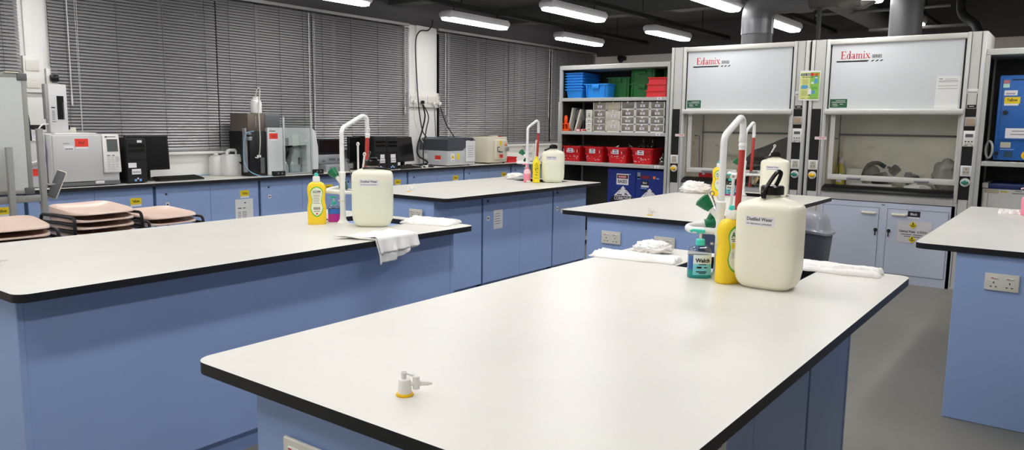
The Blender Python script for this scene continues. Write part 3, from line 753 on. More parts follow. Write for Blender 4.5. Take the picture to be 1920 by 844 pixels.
lines('printed_lines', o, (CU-.0085,1.27,.492), FU, [(-.06,0,.09,.006),(.04,0,.08,.006),(-.05,-.018,.06,.006),(.03,-.02,.06,.006)], INKG)
for v, z in ((1.277,.586),(1.277,.445)):
    decal_poly('hazard_diamond', o, (CU-.0085,v,z), FU, [(-.036,0),(0,-.036),(.036,0),(0,.036)], YELN)
    decal_poly('hazard_symbol', o, (CU-.0099,v,z), FU, [(-.009,.005),(-.004,.013),(-.004,.02),(0,.028),(.005,.018),(.009,.006)], INK)
    lines('printed_lines', o, (CU-.0099,v,z), FU, [(0,-.003,.05,.004),(0,-.012,.03,.006)], INK)
# bin
o = thing('pedal_bin', 'grey plastic bin with a glossy domed lid behind the large carboy', 'bin', (7.35,2.05,0))
b = B(); b.rings([[(7.35+x,2.05+y,z) for x,y in sup(a,c,5,40)] for a,c,z in ((.15,.17,0),(.155,.175,.02),(.19,.215,.5),(.19,.215,.53))]); b.build('body', BINB, o)
b = B(); b.rings([[(7.35+x,2.05+y,z+.03*(abs(y)/.24)**2*-1) for x,y in sup(a,c,4,44)] for a,c,z in ((.2,.225,.545),(.212,.24,.555),(.212,.24,.575),(.19,.212,.585),(.18,.2,.6),(.165,.185,.67),(.14,.16,.71),(.1,.11,.728),(.03,.03,.732))]); b.build('lid', BINL, o, 50)
b = B(); b.rbox(7.13,7.16,2.0,2.1,.55,.575,.008); b.build('lid_lip', BINL, o)
# ================================================================== STORAGE SHELVES
def rack(vl, vr, label, shelves, top=2.244, u0=8.17, u1=8.75):
    o = thing('storage_rack', label, 'shelf', ((u0+u1)/2, (vl+vr)/2, 0))
    for v in (vl-.034, vr):
        for u in (u0, u1-.034):
            b = B(); b.box(u, u+.034, v, v+.034, 0, top); b.build('post', SHELFM, o, 0)
    for z in shelves:
        b = B(); b.rbox(u0+.004, u1-.002, vr+.034, vl-.034, z-.042, z, .004, 1); b.build('shelf', SHELFM, o)
    b = B(); b.rbox(u0-.002, u1, vr, vl, top-.055, top, .005, 1); b.build('top_panel', SHELFM, o)
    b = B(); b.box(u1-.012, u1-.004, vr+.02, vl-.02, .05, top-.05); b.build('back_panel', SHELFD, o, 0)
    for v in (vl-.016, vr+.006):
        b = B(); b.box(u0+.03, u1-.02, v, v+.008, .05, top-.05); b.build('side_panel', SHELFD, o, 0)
    return o
r1 = rack(5.425, 3.902, 'grey steel storage rack of totes, drawers and red baskets', [1.843, 1.428, 1.045, .1])
for z in (1.823, 1.408, 1.025):
    decal('shelf_tag', r1, (8.172, 4.03, z), FU, .055,.03, LABELW); lines('printed_lines', r1, (8.1708,4.03,z), FU, [(0,0,.02,.01)], INKG)
b = B(); b.rbox(8.15,8.17,5.40,5.425,1.28,1.79,.004); b.build('side_rail', SHELFM, r1)
b = B()
for k in range(28): b.box(8.19,8.2,5.4,5.4016,1.1+.036*k,1.118+.036*k)
b.build('slots', SEAM, r1, 0)
def tote(u0, u1, v0, v1, z0, h, m, label, group=None, rim=.012, taper=.03, handle=True, name='tote'):
    o = thing(name, label, 'tote', ((u0+u1)/2, (v0+v1)/2, z0), 0, group)
    cu, cv_ = (u0+u1)/2, (v0+v1)/2; a, c = (u1-u0)/2, (v1-v0)/2
    def ring(k, z): return [(cu+x, cv_+y, z) for x, y in sup(a-k, c-k, 14, 40)]
    b = B(); b.rings([ring(taper, z0), ring(taper*.1+.012, z0+h-.015), ring(rim*1.4, z0+h-.0145), ring(rim*.0, z0+h-.014), ring(0, z0+h), ring(.012, z0+h), ring(taper*.2+.012, z0+h-.02), ring(taper+.008, z0+.01)], cap1=True)
    b.build('body', m, o, 40)
    if handle:
        r = B(); z = z0+h*.62; r.rbox(u0-.004, u0+.012, cv_-c*.28, cv_+c*.28, z0+h-.06, z0+h-.012, .004); r.build('handle', m, o)
        r = B()
        for k in (-.7, .7): r.rbox(u0+.002, u0+.02, cv_+c*k-.006, cv_+c*k+.006, z0+.02, z0+h-.01, .002)
        r.build('rib', m, o)
    return o
ord_ = ['lowest', 'second', 'third', 'fourth', 'fifth', 'sixth', 'topmost']
t0 = None
for i in range(7):
    z = 1.843+.034*i; lab = '%s blue tote of the nested stack at the top left of the rack' % ord_[i]
    if i == 0: t0 = tote(8.22, 8.68, 5.112, 5.388, z, .112, BLUEP, lab, 'nested blue totes', handle=False)
    else: dup(t0, (t0.location.x, t0.location.y, z), 0, lab)
tote(8.21, 8.7, 4.745, 5.1, 1.843, .172, BLUEP, 'large blue tote with a handle beside the nested blue stack')
tote(8.4, 8.73, 4.545, 4.885, 1.843, .255, GREENP, 'green tote standing behind the large blue one', 'green totes', taper=.014)
g = tote(8.36, 8.73, 4.185, 4.54, 1.843, .17, GREENP, 'lower green tote in the middle of the top shelf', 'green totes', taper=.012)
dup(g, (g.location.x, g.location.y, 2.014), 0, 'upper green tote stacked on another in the middle of the top shelf')
tote(8.52, 8.73, 3.95, 4.178, 1.843, .335, GREENP, 'tall green tote behind the red trays', 'green totes', taper=.01)
for i in range(3):
    tote(8.22, 8.5, 3.955, 4.245-.012*i, 1.843+.075*i, .08, RED, ['lowest', 'middle', 'topmost'][i]+' red tray of the stack at the right of the top shelf', 'red trays', taper=.006, handle=False, name='tray')
# second shelf: z = 1.428
z = 1.428
o = thing('pipette_holder', 'bright orange plastic rack at the left end of the second shelf', 'rack', (8.25,5.36,z))
b = B(); b.rbox(8.21,8.29,5.31,5.418,z,z+.025,.004); b.rbox(8.21,8.29,5.31,5.418,z+.085,z+.1,.004)
for v in (5.313,5.362,5.41): b.box(8.213,8.287,v-.005,v+.005,z+.02,z+.09)
b.build('frame', ORANGE, o); b = B(); b.lathe([(.018,.1),(.026,.12),(.026,.17),(.014,.2)], (8.25,5.37,z)); b.build('grip', ORANGE, o)
o = thing('display_stand', 'white folding stand leaning open on the second shelf', 'stand', (8.26,5.27,z))
b = B(); M = Matrix.Translation((8.24,5.325,z)) @ Matrix.Rotation(math.radians(12),4,'X'); b.box(0,.1,-.01,.01,0,.3,M); b.build('leaf', WPL2, o, 0)
b = B(); M = Matrix.Translation((8.24,5.225,z)) @ Matrix.Rotation(math.radians(-16),4,'X').inverted(); b.box(0,.1,-.012,.012,0,.285,M.copy()); b.build('leaf', WPL2, o, 0)
o = thing('slide_rack', 'dark wire rack holding a row of clear sheets', 'rack', (8.35,5.12,z))
b = B()
for u in (8.28,8.48):
    b.tube(fillet([(u,5.07,z),(u,5.12,z+.29),(u,5.22,z+.29),(u,5.24,z+.26)],.02), .005, 8)
b.build('frame', BLACKM, o)
b = B()
for k in range(9): M = Matrix.Translation((8.28,5.235-.017*k,z+.14)) @ Matrix.Rotation(.12,4,'X'); b.box(0,.2,-.002,.002,0,.13,M)
b.build('sheets', mat('clear sheet', (170,172,172), .2), o, 0)
for k in range(2):
    b = B(); b.rbox(8.21,8.3,5.12-.09*k,5.2-.09*k,z,z+.028,.003); q = tag(b.build('slide_box', [RED,CARD][k] if k == 0 else CARD), ['red and white', 'white'][k]+' slide box lying under the clear sheet rack', 'box', 'slide boxes')
    decal('label', q, (8.2095,5.16-.09*k,z+.015), FU, .05,.018, [LABELW,INKR][k])
for k in range(4):
    hgt = [.055,.055,.055,.1][k]; z0 = z+[0,.056,.112,.168][k]
    b = B(); b.rbox(8.21,8.4,4.957,5.05 if k < 3 else 5.045,z0,z0+hgt,.004); q = tag(b.build('carton', WPL2), ['lowest','second','third','topmost'][k]+' small white carton in the stack beside the clear drawers', 'carton', 'white cartons')
    lines('printed_lines', q, (8.2095,5.0,z0+hgt/2), FU, [(0,0,.03,.008)]+([(0,-.025,.02,.02),(-.012,.025,.008,.008),(.012,.025,.008,.008)] if k == 3 else []), INKG)
def drawers(vl, w, rows, z0, label, frame, front, group='drawer boxes', named=True, skip=()):
    """rows: list of drawer heights from the bottom up"""
    o = thing('drawer_box', label, 'drawer box', (8.38, vl-w/2, z0), 0, group); H = sum(rows); t = .012
    b = B(); b.box(8.21,8.55,vl-t,vl,z0,z0+H); b.box(8.21,8.55,vl-w,vl-w+t,z0,z0+H); b.box(8.54,8.55,vl-w,vl,z0,z0+H); zz = z0
    for h in rows+[0]: b.box(8.21,8.55,vl-w,vl,zz,zz+t if zz < z0+H-.001 else zz+.0005); zz += h
    b.build('frame', frame, o, 0); zz = z0
    for i, h in enumerate(rows):
        d = B(); d.rbox(8.212,8.5,vl-w+t+.001,vl-t-.001,zz+t+.001,zz+h-.001,.004); q = d.build('drawer', front, o)
        if i not in skip:
            decal('label', q, (8.2115,vl-w/2,zz+h*.5), FU, .06,.028, LABELW); lines('printed_lines', q, (8.2103,vl-w/2,zz+h*.5), FU, [(0,.005,.035,.005),(0,-.006,.028,.005)], INK)
        k = B(); k.cyl((8.212,vl-w/2,zz+h-.006),(8.2,vl-w/2,zz+h-.006),.012,n=14); k.build('pull', frame, q)
        zz += h
    return o
drawers(4.94,.185,[.085,.085,.085],z,'stack of three smoky drawers just right of the white cartons',TUBCL,DRAWF)
drawers(4.945,.19,[.102],z+.256,'single smoky drawer on top of the three drawer stack',TUBCL,DRAWF)
drawers(4.753,.19,[.132],z,'lower large clear box between the drawer stacks',WPL2,TUBCL)
drawers(4.753,.19,[.122],z+.133,'upper large clear box between the drawer stacks',WPL2,TUBCL)
drawers(4.75,.185,[.102],z+.257,'unlabelled beige drawer on top of the large clear boxes',TUBCL,mat('beige drawer', (190,180,158), .35),skip=(0,))
for k in range(3):
    drawers(4.552-.194*k,.19,[.09]*4,z,['left','middle','right'][k]+' white framed column of four labelled drawers',WPLAST,DRAWF,'white framed drawer columns',skip=(3,) if k == 0 else ())
# third shelf: red baskets z = 1.045
z = 1.045
def basket(vl, w, label):
    o = thing('basket', label, 'basket', (8.4, vl-w/2, z), 0, 'red baskets'); vc = vl-w/2; a, c = .17, w/2; uc = 8.39; h = .195
    def ring(k, zz): return [(uc+x, vc+y, zz) for x, y in sup(a-k, c-k, 10, 40)]
    b = B(); b.rings([ring(.035,z), ring(.012,z+h-.02), ring(.012,z+h-.018), ring(0,z+h-.016), ring(0,z+h), ring(.014,z+h), ring(.016,z+h-.018), ring(.04,z+.006)])
    b.build('body', RED, o, 40)
    b = B(); n = 11; g2 = B()
    for k in range(n):
        y = vc-c*.78+c*1.56*k/(n-1); uu = uc-a+.0185
        (g2 if random.random() < .3 else b).box(uu-.0025, uu+.004, y-.0045, y+.0045, z+.115, z+.165)
    b.build('slots', mat('slot dark red', (110,14,20), .5), o, 0)
    for k in range(16):
        y = vc-c*.7+c*1.4*random.random(); zz = z+.02+.07*random.random(); s = random.uniform(.003,.007); uu = uc-a+.036-(zz-z)*.13
        g2.box(uu-.0035, uu+.006, y-s, y+s, zz-s*.7, zz+s*.7)
    g2.build('glass_glints', mat('painted glass glint', (236,206,204), .3), o, 0)  # pale slots and specks paint the glints of the glass inside
    b = B(); b.box(uc-a+.016,uc-a+.02,vc-c*.85,vc+c*.85,z+.098,z+.108); b.build('band', RED, o, 0)
    decal('label', o, (uc-a+.012,vc+.01,z+.14), FU, .085,.055, LABELW); lines('printed_lines', o, (uc-a+.0108,vc+.01,z+.14), FU, [(0,.012,.04,.01),(0,-.012,.055,.008)], INK)
    return o
bl = [(5.415,.285,'first red basket from the left on the third shelf'),(5.09,.29,'second red basket from the left on the third shelf'),
      (4.765,.305,'third red basket from the left on the third shelf'),(4.425,.31,'rightmost red basket, round flasks poking out of it')]
for i, (vl, w, lab) in enumerate(bl):
    basket(vl, w, lab)
    b = B()
    for k in range(7):
        c = (8.26+.26*random.random(), vl-.04-(w-.08)*k/6, z+.185+.01*random.random()); d = Vector((random.uniform(-1,1),random.uniform(-1,1),.25)).normalized()*.05
        b.cyl(Vector(c)-d, Vector(c)+d, .014, n=12)
    q = b.build('glass_vials', GLASSW); tag(q, 'heap of clear glass vials in the '+['first','second','third','rightmost'][i]+' red basket', 'glassware', 'glassware heaps', 'stuff')
def flask(c, r, label, m=GLASSW):
    b = B(); x, y, z0 = c
    b.lathe([(.3*r,0),(.75*r,.12*r),(r,.8*r),(.8*r,1.5*r),(.35*r,1.95*r),(.3*r,2.7*r),(.36*r,2.75*r),(.3*r,2.72*r)], c, 24)
    return tag(b.build('flask', m), label, 'flask', 'glass flasks')
DGL = thin('dark glass', (150,146,142), .2, .08)
b = B()
for k, v in enumerate((4.29,4.17)):
    f = flask((8.33,v,z+.175), .045, ['left','right'][k]+' round glass flask poking out of the rightmost red basket', DGL)
flask((8.27,4.0,z), .055, 'glass flask standing right of the red baskets', DGL)
# navy corrosives cabinet under the shelf
NB = 8.21
o = thing('safety_cabinet', 'navy blue safety cabinet with hazard signs under the red baskets', 'cabinet', (8.45,4.32,.1))
b = B(); b.rbox(NB+.012,8.7,3.945,4.715,.1,.98,.004,1); b.build('carcass', NAVY, o)
for a, c in ((4.69,4.322),(4.318,3.96)):
    b = B(); b.rbox(NB,NB+.012,c,a,.13,.965,.003,1); b.build('door', NAVY, o)
def nd(dv, zc, w, h, m, name='sign', e=.0): return decal(name, o, (NB-.0002-e, dv, zc), FU, w, h, m)
nd(4.50,.855,.165,.135,LABELW); nd(4.50,.886,.15,.046,INK,'sign',.0013)
b = B(); b.rings([[(NB-.0028-t,4.50-x,.886+y) for x,y in sup(.066,.017,2.2,30)] for t in (0,.001)]); b.build('sign', INKR, o, 0)
text('DANGER', o, (NB-.0042,4.50,.886), FU, .105,.02, LABELW, bold=.015); text('BASES', o, (NB-.0014,4.50,.828), FU, .125,.042, INK, bold=.02)
for v, zt in ((4.49,.775),(4.13,.765)):
    decal_poly('hazard_diamond', o, (NB-.0002,v,zt-.18), FU, [(-.18,0),(0,-.18),(.18,0),(0,.18)], LABELW)
    decal_poly('hazard_band', o, (NB-.0015,v,zt-.18), FU, [(-.125,.055),(-.18,0),(0,-.18),(.18,0),(.125,.055)], INK)
    text('CORROSIVE', o, (NB-.0028,v,zt-.155), FU, .235,.042, LABELW, bold=.015)
    lines('hazard_symbol', o, (NB-.0015,v,zt-.18), FU, [(-.045,.07,.07,.012),(.05,.072,.055,.008),(.04,.084,.03,.012)], INK)
    for sx in (-1, 1):
        decal_poly('hazard_symbol', o, (NB-.0015,v+sx*.012,zt-.18), FU, [(-sx*.06,.125),(-sx*.055,.137),(-sx*.015,.146),(-sx*.01,.138)], INK)
        lines('hazard_symbol', o, (NB-.0015,v-.045*sx,zt-.18), FU, [(0,.113,.006,.016),(.012*sx,.1,.006,.014),(-.01,.093,.005,.012)], INKG)
nd(4.195,.825,.1,.055,mat('label black', (36,38,46), .5),'black_label'); text('Black', o, (NB-.0016,4.195,.828), FU, .056,.022, LABELW, bold=.02)
nd(4.195,.786,.1,.024,LABELW,'label_strip'); nd(4.21,.76,.085,.012,LBLUE,'label_strip'); nd(4.205,.738,.08,.014,mat('navy trim',(20,30,80),.4),'latch')
nd(4.28,.915,.04,.07,SILV,'lock_plate'); nd(4.28,.885,.038,.03,LBLUE,'sticker'); nd(4.19,.895,.12,.045,mat('maroon sticker',(96,34,60),.5),'sticker'); lines('printed_lines', o, (NB-.0015,4.19,.895), FU, [(0,.006,.09,.012),(0,-.01,.08,.005)], mat('maroon ink',(150,40,50),.5))
b = B(); b.cyl((NB,4.075,.895),(NB-.002,4.075,.895),.018,n=20); b.build('sticker', ORD, o)
nd(4.405,.92,.034,.016,LBLUE,'sticker'); nd(4.03,.885,.034,.016,LBLUE,'sticker')
# right rack
r2 = rack(.802, -.42, 'grey steel rack at the right edge holding a blue machine', [1.222, .47, .1], 2.234)
o = thing('blue_machine', 'tall bright blue machine with yellow label on the right rack', 'machine', (8.5,.42,1.222))
b = B(); b.rbox(8.3,8.7,.15,.692,1.235,2.005,.012); b.build('body', MACHB, o)
b = B(); b.rbox(8.285,8.3,.17,.66,1.42,1.985,.004); d = b.build('door', MACHB, o)
for v in (.24,.6):
    b = B(); b.cyl((8.5,v,1.222),(8.5,v,1.24),.03); b.build('foot', BLACK, o)
b = B(); b.cyl((8.285,.625,1.67),(8.26,.625,1.67),.018,n=16); b.build('knob', BLACK, d)
MF = 8.2848
def md(v, zc, w, h, m, name='label', e=0, p=None): return decal(name, p or d, (MF-e, v, zc), FU, w, h, m)
md(.635,1.945,.05,.03,mat('sticker rose',(190,120,120),.5)); md(.635,1.91,.05,.035,mat('sticker mint',(190,235,215),.5)); lines('printed_lines', d, (MF,.53,1.962), FU, [(0,0,.13,.01)], INK)
md(.595,1.845,.1,.045,LABELW); lines('barcode', d, (MF-.0013,.595,1.838), FU, [(-.035+.0065*i,0,.003,.015) for i in range(11)], INK)
md(.58,1.778,.12,.06,YELN); text('Yellow', d, (MF-.0014,.58,1.782), FU, .082,.028, INK, bold=.02); md(.585,1.74,.11,.018,LABELW)
md(.35,1.83,.15,.25,CARD); md(.42,1.482,.38,.09,LABELW); lines('printed_lines', d, (MF-.0013,.42,1.482), FU, [(0,.02,.28,.006),(0,-.01,.3,.006)], INKG)
MF = 8.2998
for v, zc, w, h, m, nm in ((.6,1.375,.08,.05,mat('plate beige',(196,196,176),.5),'label'),(.585,1.335,.11,.01,LBLUE,'label_strip'),(.665,1.295,.03,.035,BLACK,'switch'),(.575,1.29,.065,.05,mat('switch teal',(30,70,90),.4),'switch'),(.665,1.26,.02,.012,BLACK,'switch')):
    decal(nm, o, (MF,v,zc), FU, w, h, m, .006)
b = B(); b.cyl((8.3,.43,1.285),(8.285,.43,1.285),.042,n=24); k = b.build('stop_button', YELR, o); b = B(); b.cyl((8.285,.43,1.285),(8.265,.43,1.285),.022,n=20); b.build('button', mat('amber button',(200,120,30),.4), k)
b = B(); b.tube([(8.26+.03*math.cos(a), .722+.03*math.cos(a), 1.33+.075*math.sin(a)) for a in [2*PI*i/24 for i in range(24)]], .010, 10, True)
tag(b.build('hose_ring', SHELFM), 'coiled white hose beside the blue machine', 'hose')
o = thing('bench_oven', 'white cabinet with dark blue top strip on the lower right shelf', 'machine', (8.5,.35,.47))
b = B(); b.rbox(8.3,8.7,-.05,.75,.485,.97,.01); b.build('body', mat('pale cabinet',(214,214,210),.42), o)
b = B(); b.rbox(8.29,8.7,-.05,.70,.972,1.02,.006); b.build('top_strip', mat('dark blue strip',(34,52,110),.4), o); b = B(); b.rbox(8.29,8.7,.702,.752,.972,1.022,.006); b.build('top_corner', WPL2, o)
b = B(); b.rbox(8.28,8.302,.7,.74,.5,.93,.004); b.build('door_grip', WPL2, o)
for v in (0,.7):
    b = B(); b.cyl((8.5,v,.47),(8.5,v,.49),.025); b.build('foot', BLACK, o)
MF = 8.2998
decal('label', o, (MF,.67,.945), FU, .11,.04, mat('tape beige',(196,186,164),.6)); decal('label', o, (MF,.575,.945), FU, .055,.016, mat('tape yellow',(214,190,90),.6))
lines('barcode', o, (MF,.465,.935), FU, [(-.045+.0075*i,0,.004,.014) for i in range(13)], INKG); lines('printed_lines', o, (MF,.465,.955), FU, [(0,0,.05,.006)], INKG)
for v, zc, r, m in ((.375,.94,.03,ORD),(.3,.92,.028,GCD),(.31,.86,.022,mat('amber lamp',(214,160,70),.4))):
    b = B(); b.cyl((8.3,v,zc),(8.292,v,zc),r,n=20); b.build('button', m, o)
lines('printed_lines', o, (MF,.31,.76), FU, [(0,0,.09,.018)], INK)
# ================================================================== THINGS ON THE BENCHES
def conform(o, yf, off=.0012):
    """bend a flat label mesh (local x,z) onto a bottle front: y = yf(x,z)-offset kept from its own y"""
    for v in o.data.vertices:
        v.co.y = yf(v.co.x, v.co.z)+v.co.y
    return o
FL = (Vector((1,0,0)), Vector((0,0,1)), Vector((0,-1,0)))
def patch(name, parent, rows, yf, m, off, nx=8, x0=0):
    """rows: (z, half width)"""
    b = B(); P = [[(x0+w*(2*i/nx-1), yf(x0+w*(2*i/nx-1), z)-off, z) for i in range(nx+1)] for z, w in rows]
    b.rings(P, closed=False, cap0=False, cap1=False); return b.build(name, m, parent, world=False)
def ltext(s, parent, x, z, w, h, yf, off, m, bold=0., rot=0):
    I = Matrix(); keep = MW.get(parent.name); MW[parent.name] = I
    o = text(s, parent, (x, 0, z), FL, w, h, m, bold=bold, rot=rot); MW[parent.name] = keep
    for v in o.data.vertices: v.co.y = yf(v.co.x, v.co.z)-off
    return o
def llines(parent, rects, yf, off, m, name='printed_lines'):
    b = B()
    for x, z, w, h in rects:
        n = 4
        P = [[(x-w/2+w*i/n, yf(x-w/2+w*i/n, z+dz)-off, z+dz) for i in range(n+1)] for dz in (-h/2, h/2)]
        b.rings(P, closed=False, cap0=False, cap1=False)
    return b.build(name, m, parent, 0, world=False)
# ------------------------------------------------------------------ water carboys
WATER = milky('water in carboy', (247,249,228), .16)
CA, CBY, CE = .116, .086, 4.
PROF = [(.0,.62),(.004,.74),(.016,.86),(.036,.945),(.065,.99),(.1,1.),(.2,1.),(.28,1.),(.296,.99),(.307,.955),(.315,.89),(.324,.7),(.333,.45),(.34,.3)]
def cscale(z):
    for (z0, k0), (z1, k1) in zip(PROF, PROF[1:]):
        if z0 <= z <= z1: return k0+(k1-k0)*(z-z0)/(z1-z0)
    return 1.
def cyf(x, z):
    k = cscale(z); a, c = CA*k, CBY*k
    return -c*max(0, 1-min(1, abs(x)/a)**CE)**(1/CE)
def carboy(loc, rz, label, level, strap):
    o = thing('water_carboy', label, 'carboy', loc, rz, 'distilled water carboys')
    b = B(); zs = sorted(set([p[0] for p in PROF]+([level] if level else [])))
    rs = [[(x, y, z) for x, y in sup(CA*cscale(z), CBY*cscale(z), CE, 56)] for z in zs]
    if level:
        i = zs.index(level); b.mi = 1; b.rings(rs[:i+1], cap1=False); b.mi = 0; b.rings(rs[i:], cap0=False)
    else: b.mi = 0; b.rings(rs)
    bmesh.ops.remove_doubles(b.bm, verts=b.bm.verts[:], dist=1e-5)
    b.build('body', [CARBOY, WATER], o, 50, world=False)
    b = B(); b.lathe([(.03,.334),(.03,.352)], n=24); b.build('neck', CARBOY, o, world=False)
    b = B(); prof = [(.036,.347),(.04,.349),(.04,.376),(.037,.381),(.01,.382)]; n = 48; rs = []
    for r, z in prof: rs.append([((r+(.0014 if j % 2 and r > .037 else 0))*math.cos(2*PI*j/n), (r+(.0014 if j % 2 and r > .037 else 0))*math.sin(2*PI*j/n), z) for j in range(n)])
    b.rings(rs); b.build('cap', BLACKG, o, 25, world=False)
    b = B()
    if strap == 'up':
        b.tube(spline([(-.014,-.046,.335),(-.012,-.045,.365),(.002,-.032,.4),(.016,-.022,.426),(.026,-.016,.434),(.031,-.012,.426),(.024,-.012,.402),(.016,-.014,.383)], 8), .0075, 10)
        b.tube(spline([(-.02,-.045,.335),(-.024,-.047,.35),(-.014,-.046,.362),(-.008,-.045,.35),(-.016,-.046,.336)], 6), .003, 8)
    elif strap == 'lid':
        b.tube(spline([(-.05,-.05,.335),(0,-.052,.338),(.06,-.04,.333),(.1,0,.326)], 8), .0055, 10)
        b.rbox(-.012,.028,-.025,.025,.38,.394,.004)
    else:
        b.tube(spline([(-.09,-.01,.33),(-.06,-.03,.342),(-.038,-.02,.352)], 6), .007, 8); b.rbox(-.025,.03,-.012,.012,.38,.39,.003)
    b.build('strap', BLACKG, o, world=False)
    patch('label', o, [(.272,.053),(.236,.053)] if 0 else [(.236,.054),(.254,.054),(.272,.054)], cyf, LABELW, .0008, x0=-.012)
    ltext('Distilled Water', o, -.012, .262, .094, .0125, cyf, .0014, INK, bold=.02)
    ltext('for laboratory purposes', o, -.014, .2445, .09, .0085, cyf, .0014, INK, bold=.015)
    return o
carboy((2.805,.912,ZT), math.radians(-90), 'large foreground carboy with its black strap sticking up', None, 'up')
carboy((2.985,3.255,ZT), math.radians(-48), 'carboy on the left bench beside the draped cloth', .262, 'lid')
carboy((6.50,4.375,ZT), math.radians(-60), 'small distant carboy on the middle bench beside two squeeze bottles', .205, 'none')
carboy((6.46,2.09,ZT), math.radians(-76), 'carboy on the bench in front of the left fume cupboard', None, 'fold')
# ------------------------------------------------------------------ yellow dish soap bottles
def dish(loc, rz, label, back):
    o = thing('soap_bottle', label, 'soap bottle', loc, rz, 'yellow dish soap bottles')
    P = [(0,.9),(.004,.98),(.012,1),(.09,1),(.105,.985),(.12,.93),(.14,.895),(.16,.91),(.18,.97),(.2,1.),(.215,.97),(.23,.86),(.24,.7),(.246,.5),(.248,.36)]
    A, C_ = .053, .034
    def sc(z):
        for (z0,k0),(z1,k1) in zip(P, P[1:]):
            if z0 <= z <= z1: return k0+(k1-k0)*(z-z0)/(z1-z0)
        return 1
    def yf(x, z): k = sc(z); return -C_*k*max(0, 1-min(1, abs(x)/(A*k))**3)**(1/3)
    b = B(); b.rings([[(x, y, z) for x, y in sup(A*k, C_*(k if z > .2 or z < .02 else 1-(1-k)*.4), 3, 44)] for z, k in P]); b.build('body', YEL, o, 50, world=False)
    def yf(x, z):
        k = sc(z); kc = (k if z > .2 or z < .02 else 1-(1-k)*.4); return -C_*kc*max(0, 1-min(1, abs(x)/(A*k))**3)**(1/3)
    b = B(); b.lathe([(.021,.246),(.0215,.25),(.0195,.276),(.017,.28),(.008,.2805)], n=24); b.build('cap', WPLAST, o, world=False)
    b = B(); b.lathe([(.008,.28),(.011,.284),(.0115,.29),(.008,.298),(.002,.3)], n=18); b.build('nozzle', TEAL, o, world=False)
    def hour(s): return [(.045+.0,.004*s)]+[(.05,.014*s),(.06,.024*s),(.075,.032*s),(.095,.036*s),(.112,.033*s),(.13,.0285*s),(.145,.028*s),(.16,.031*s),(.18,.036*s),(.195,.035*s),(.207,.03*s),(.216,.02*s),(.222,.006*s)]
    patch('label_border', o, hour(1.), yf, mat('label green', (96,190,50), .45), .0008)
    inner = [(z*.93+.0095, w-.0035) for z, w in hour(1.)]
    lab = patch('label', o, inner, yf, mat('label cream', (236,236,214), .5), .0014)
    if back:
        ltext('AXE', o, -.012, .194, .02, .009, yf, .002, mat('label dark green', (20,110,60), .5), bold=.03)
        llines(o, [(.012,.194,.022,.006),(0,.186,.046,.003)]+[(-.002,.172-.008*k,.04-.006*(k % 3),.002) for k in range(7)]+[(0,.078,.034,.003)], yf, .002, INKG)
        llines(o, [(-.017+.0042*k,.095,.0022,.016) for k in range(9)], yf, .002, mat('barcode brown', (90,80,80), .6), 'barcode')
        llines(o, [(0,.064,.01,.008)], yf, .002, INKR, 'mark')
    else:
        ltext('AXE', o, 0, .19, .05, .021, yf, .002, mat('label dark green', (20,110,60), .5), bold=.02)
        llines(o, [(0,.173,.05,.003),(0,.166,.04,.003)], yf, .002, INKG)
        llines(o, [(0,.148,.044,.022)], yf, .002, YELN, 'band'); llines(o, [(0,.112,.04,.024)], yf, .002, mat('label grey', (206,206,196), .5), 'picture')
    return o
dish((2.785,1.055,ZT), math.radians(-27), 'yellow dish soap bottle standing left of the large foreground carboy', False)
dish((2.82,3.55,ZT), math.radians(-38), 'yellow dish soap bottle on the left bench, printed back label in full view', True)
dish((6.29,2.515,ZT), math.radians(-62), 'yellow dish soap bottle on the bench before the left fume cupboard', False)
# slim yellow squeeze bottle and pink pump on the middle bench
o = thing('squeeze_bottle', 'slim yellow bottle with black print beside the pink pump bottle', 'squeeze bottle', (6.335,4.47,ZT), math.radians(-55))
b = B(); b.lathe([(.03,0),(.036,.004),(.037,.02),(.037,.205),(.034,.222),(.02,.238),(.016,.244)], n=28); b.build('body', mat('lemon yellow', (250,228,40), .38, sss=.05), o, world=False)
b = B(); b.lathe([(.0165,.242),(.0165,.262),(.012,.268),(.004,.269)], n=20); b.build('cap', mat('lemon yellow', (250,228,40), .38), o, world=False)
def ycyl(r): return lambda x, z: -math.sqrt(max(1e-6, r*r-x*x))
yf = ycyl(.037)
llines(o, [(0,.2,.012,.004),(0,.188,.005,.012),(-.012,.18,.003,.02),(.012,.18,.003,.02),(0,.168,.03,.003),(0,.15,.042,.005),(-.006,.134,.016,.01),(.014,.134,.006,.008),(0,.112,.02,.003),(.006,.106,.022,.003),(-.004,.086,.03,.004),(0,.076,.02,.003),(0,.05,.03,.005)], yf, .001, INK)
def pump(b, z, s=1., rot=0):
    b.lathe([(.016*s,z),(.0165*s,z+.004),(.0165*s,z+.018),(.012*s,z+.021),(.005*s,z+.022),(.0045*s,z+.045)], n=20)
    b.rbox(-.013*s,.013*s,-.008*s,.008*s,z+.04,z+.054,.004); b.tube([(0,0,z+.049),(-.03*s,-.006*s,z+.05),(-.042*s,-.008*s,z+.045)], .005*s, 8)
o = thing('pump_bottle', 'pale pink pump bottle half full of pink soap on the middle bench', 'pump bottle', (6.30,4.56,ZT), math.radians(-55))
b = B(); b.lathe([(.03,0),(.036,.005),(.037,.09)], n=28); b.build('soap', PINKB, o, world=False)
b = B(); b.lathe([(.0372,.09),(.037,.1),(.033,.122),(.02,.136),(.015,.14)], n=28); b.build('shoulder', PINKP, o, world=False)
b = B(); pump(b, .138, 1.1); b.build('pump', PINKB, o, world=False)
b = B(); b.lathe([(.02,0),(.021,.02),(.018,.022)], (6.27,4.52,ZT), 16); tag(b.build('sponge', WPL2), 'small pale sponge block in front of the pink pump bottle', 'sponge')
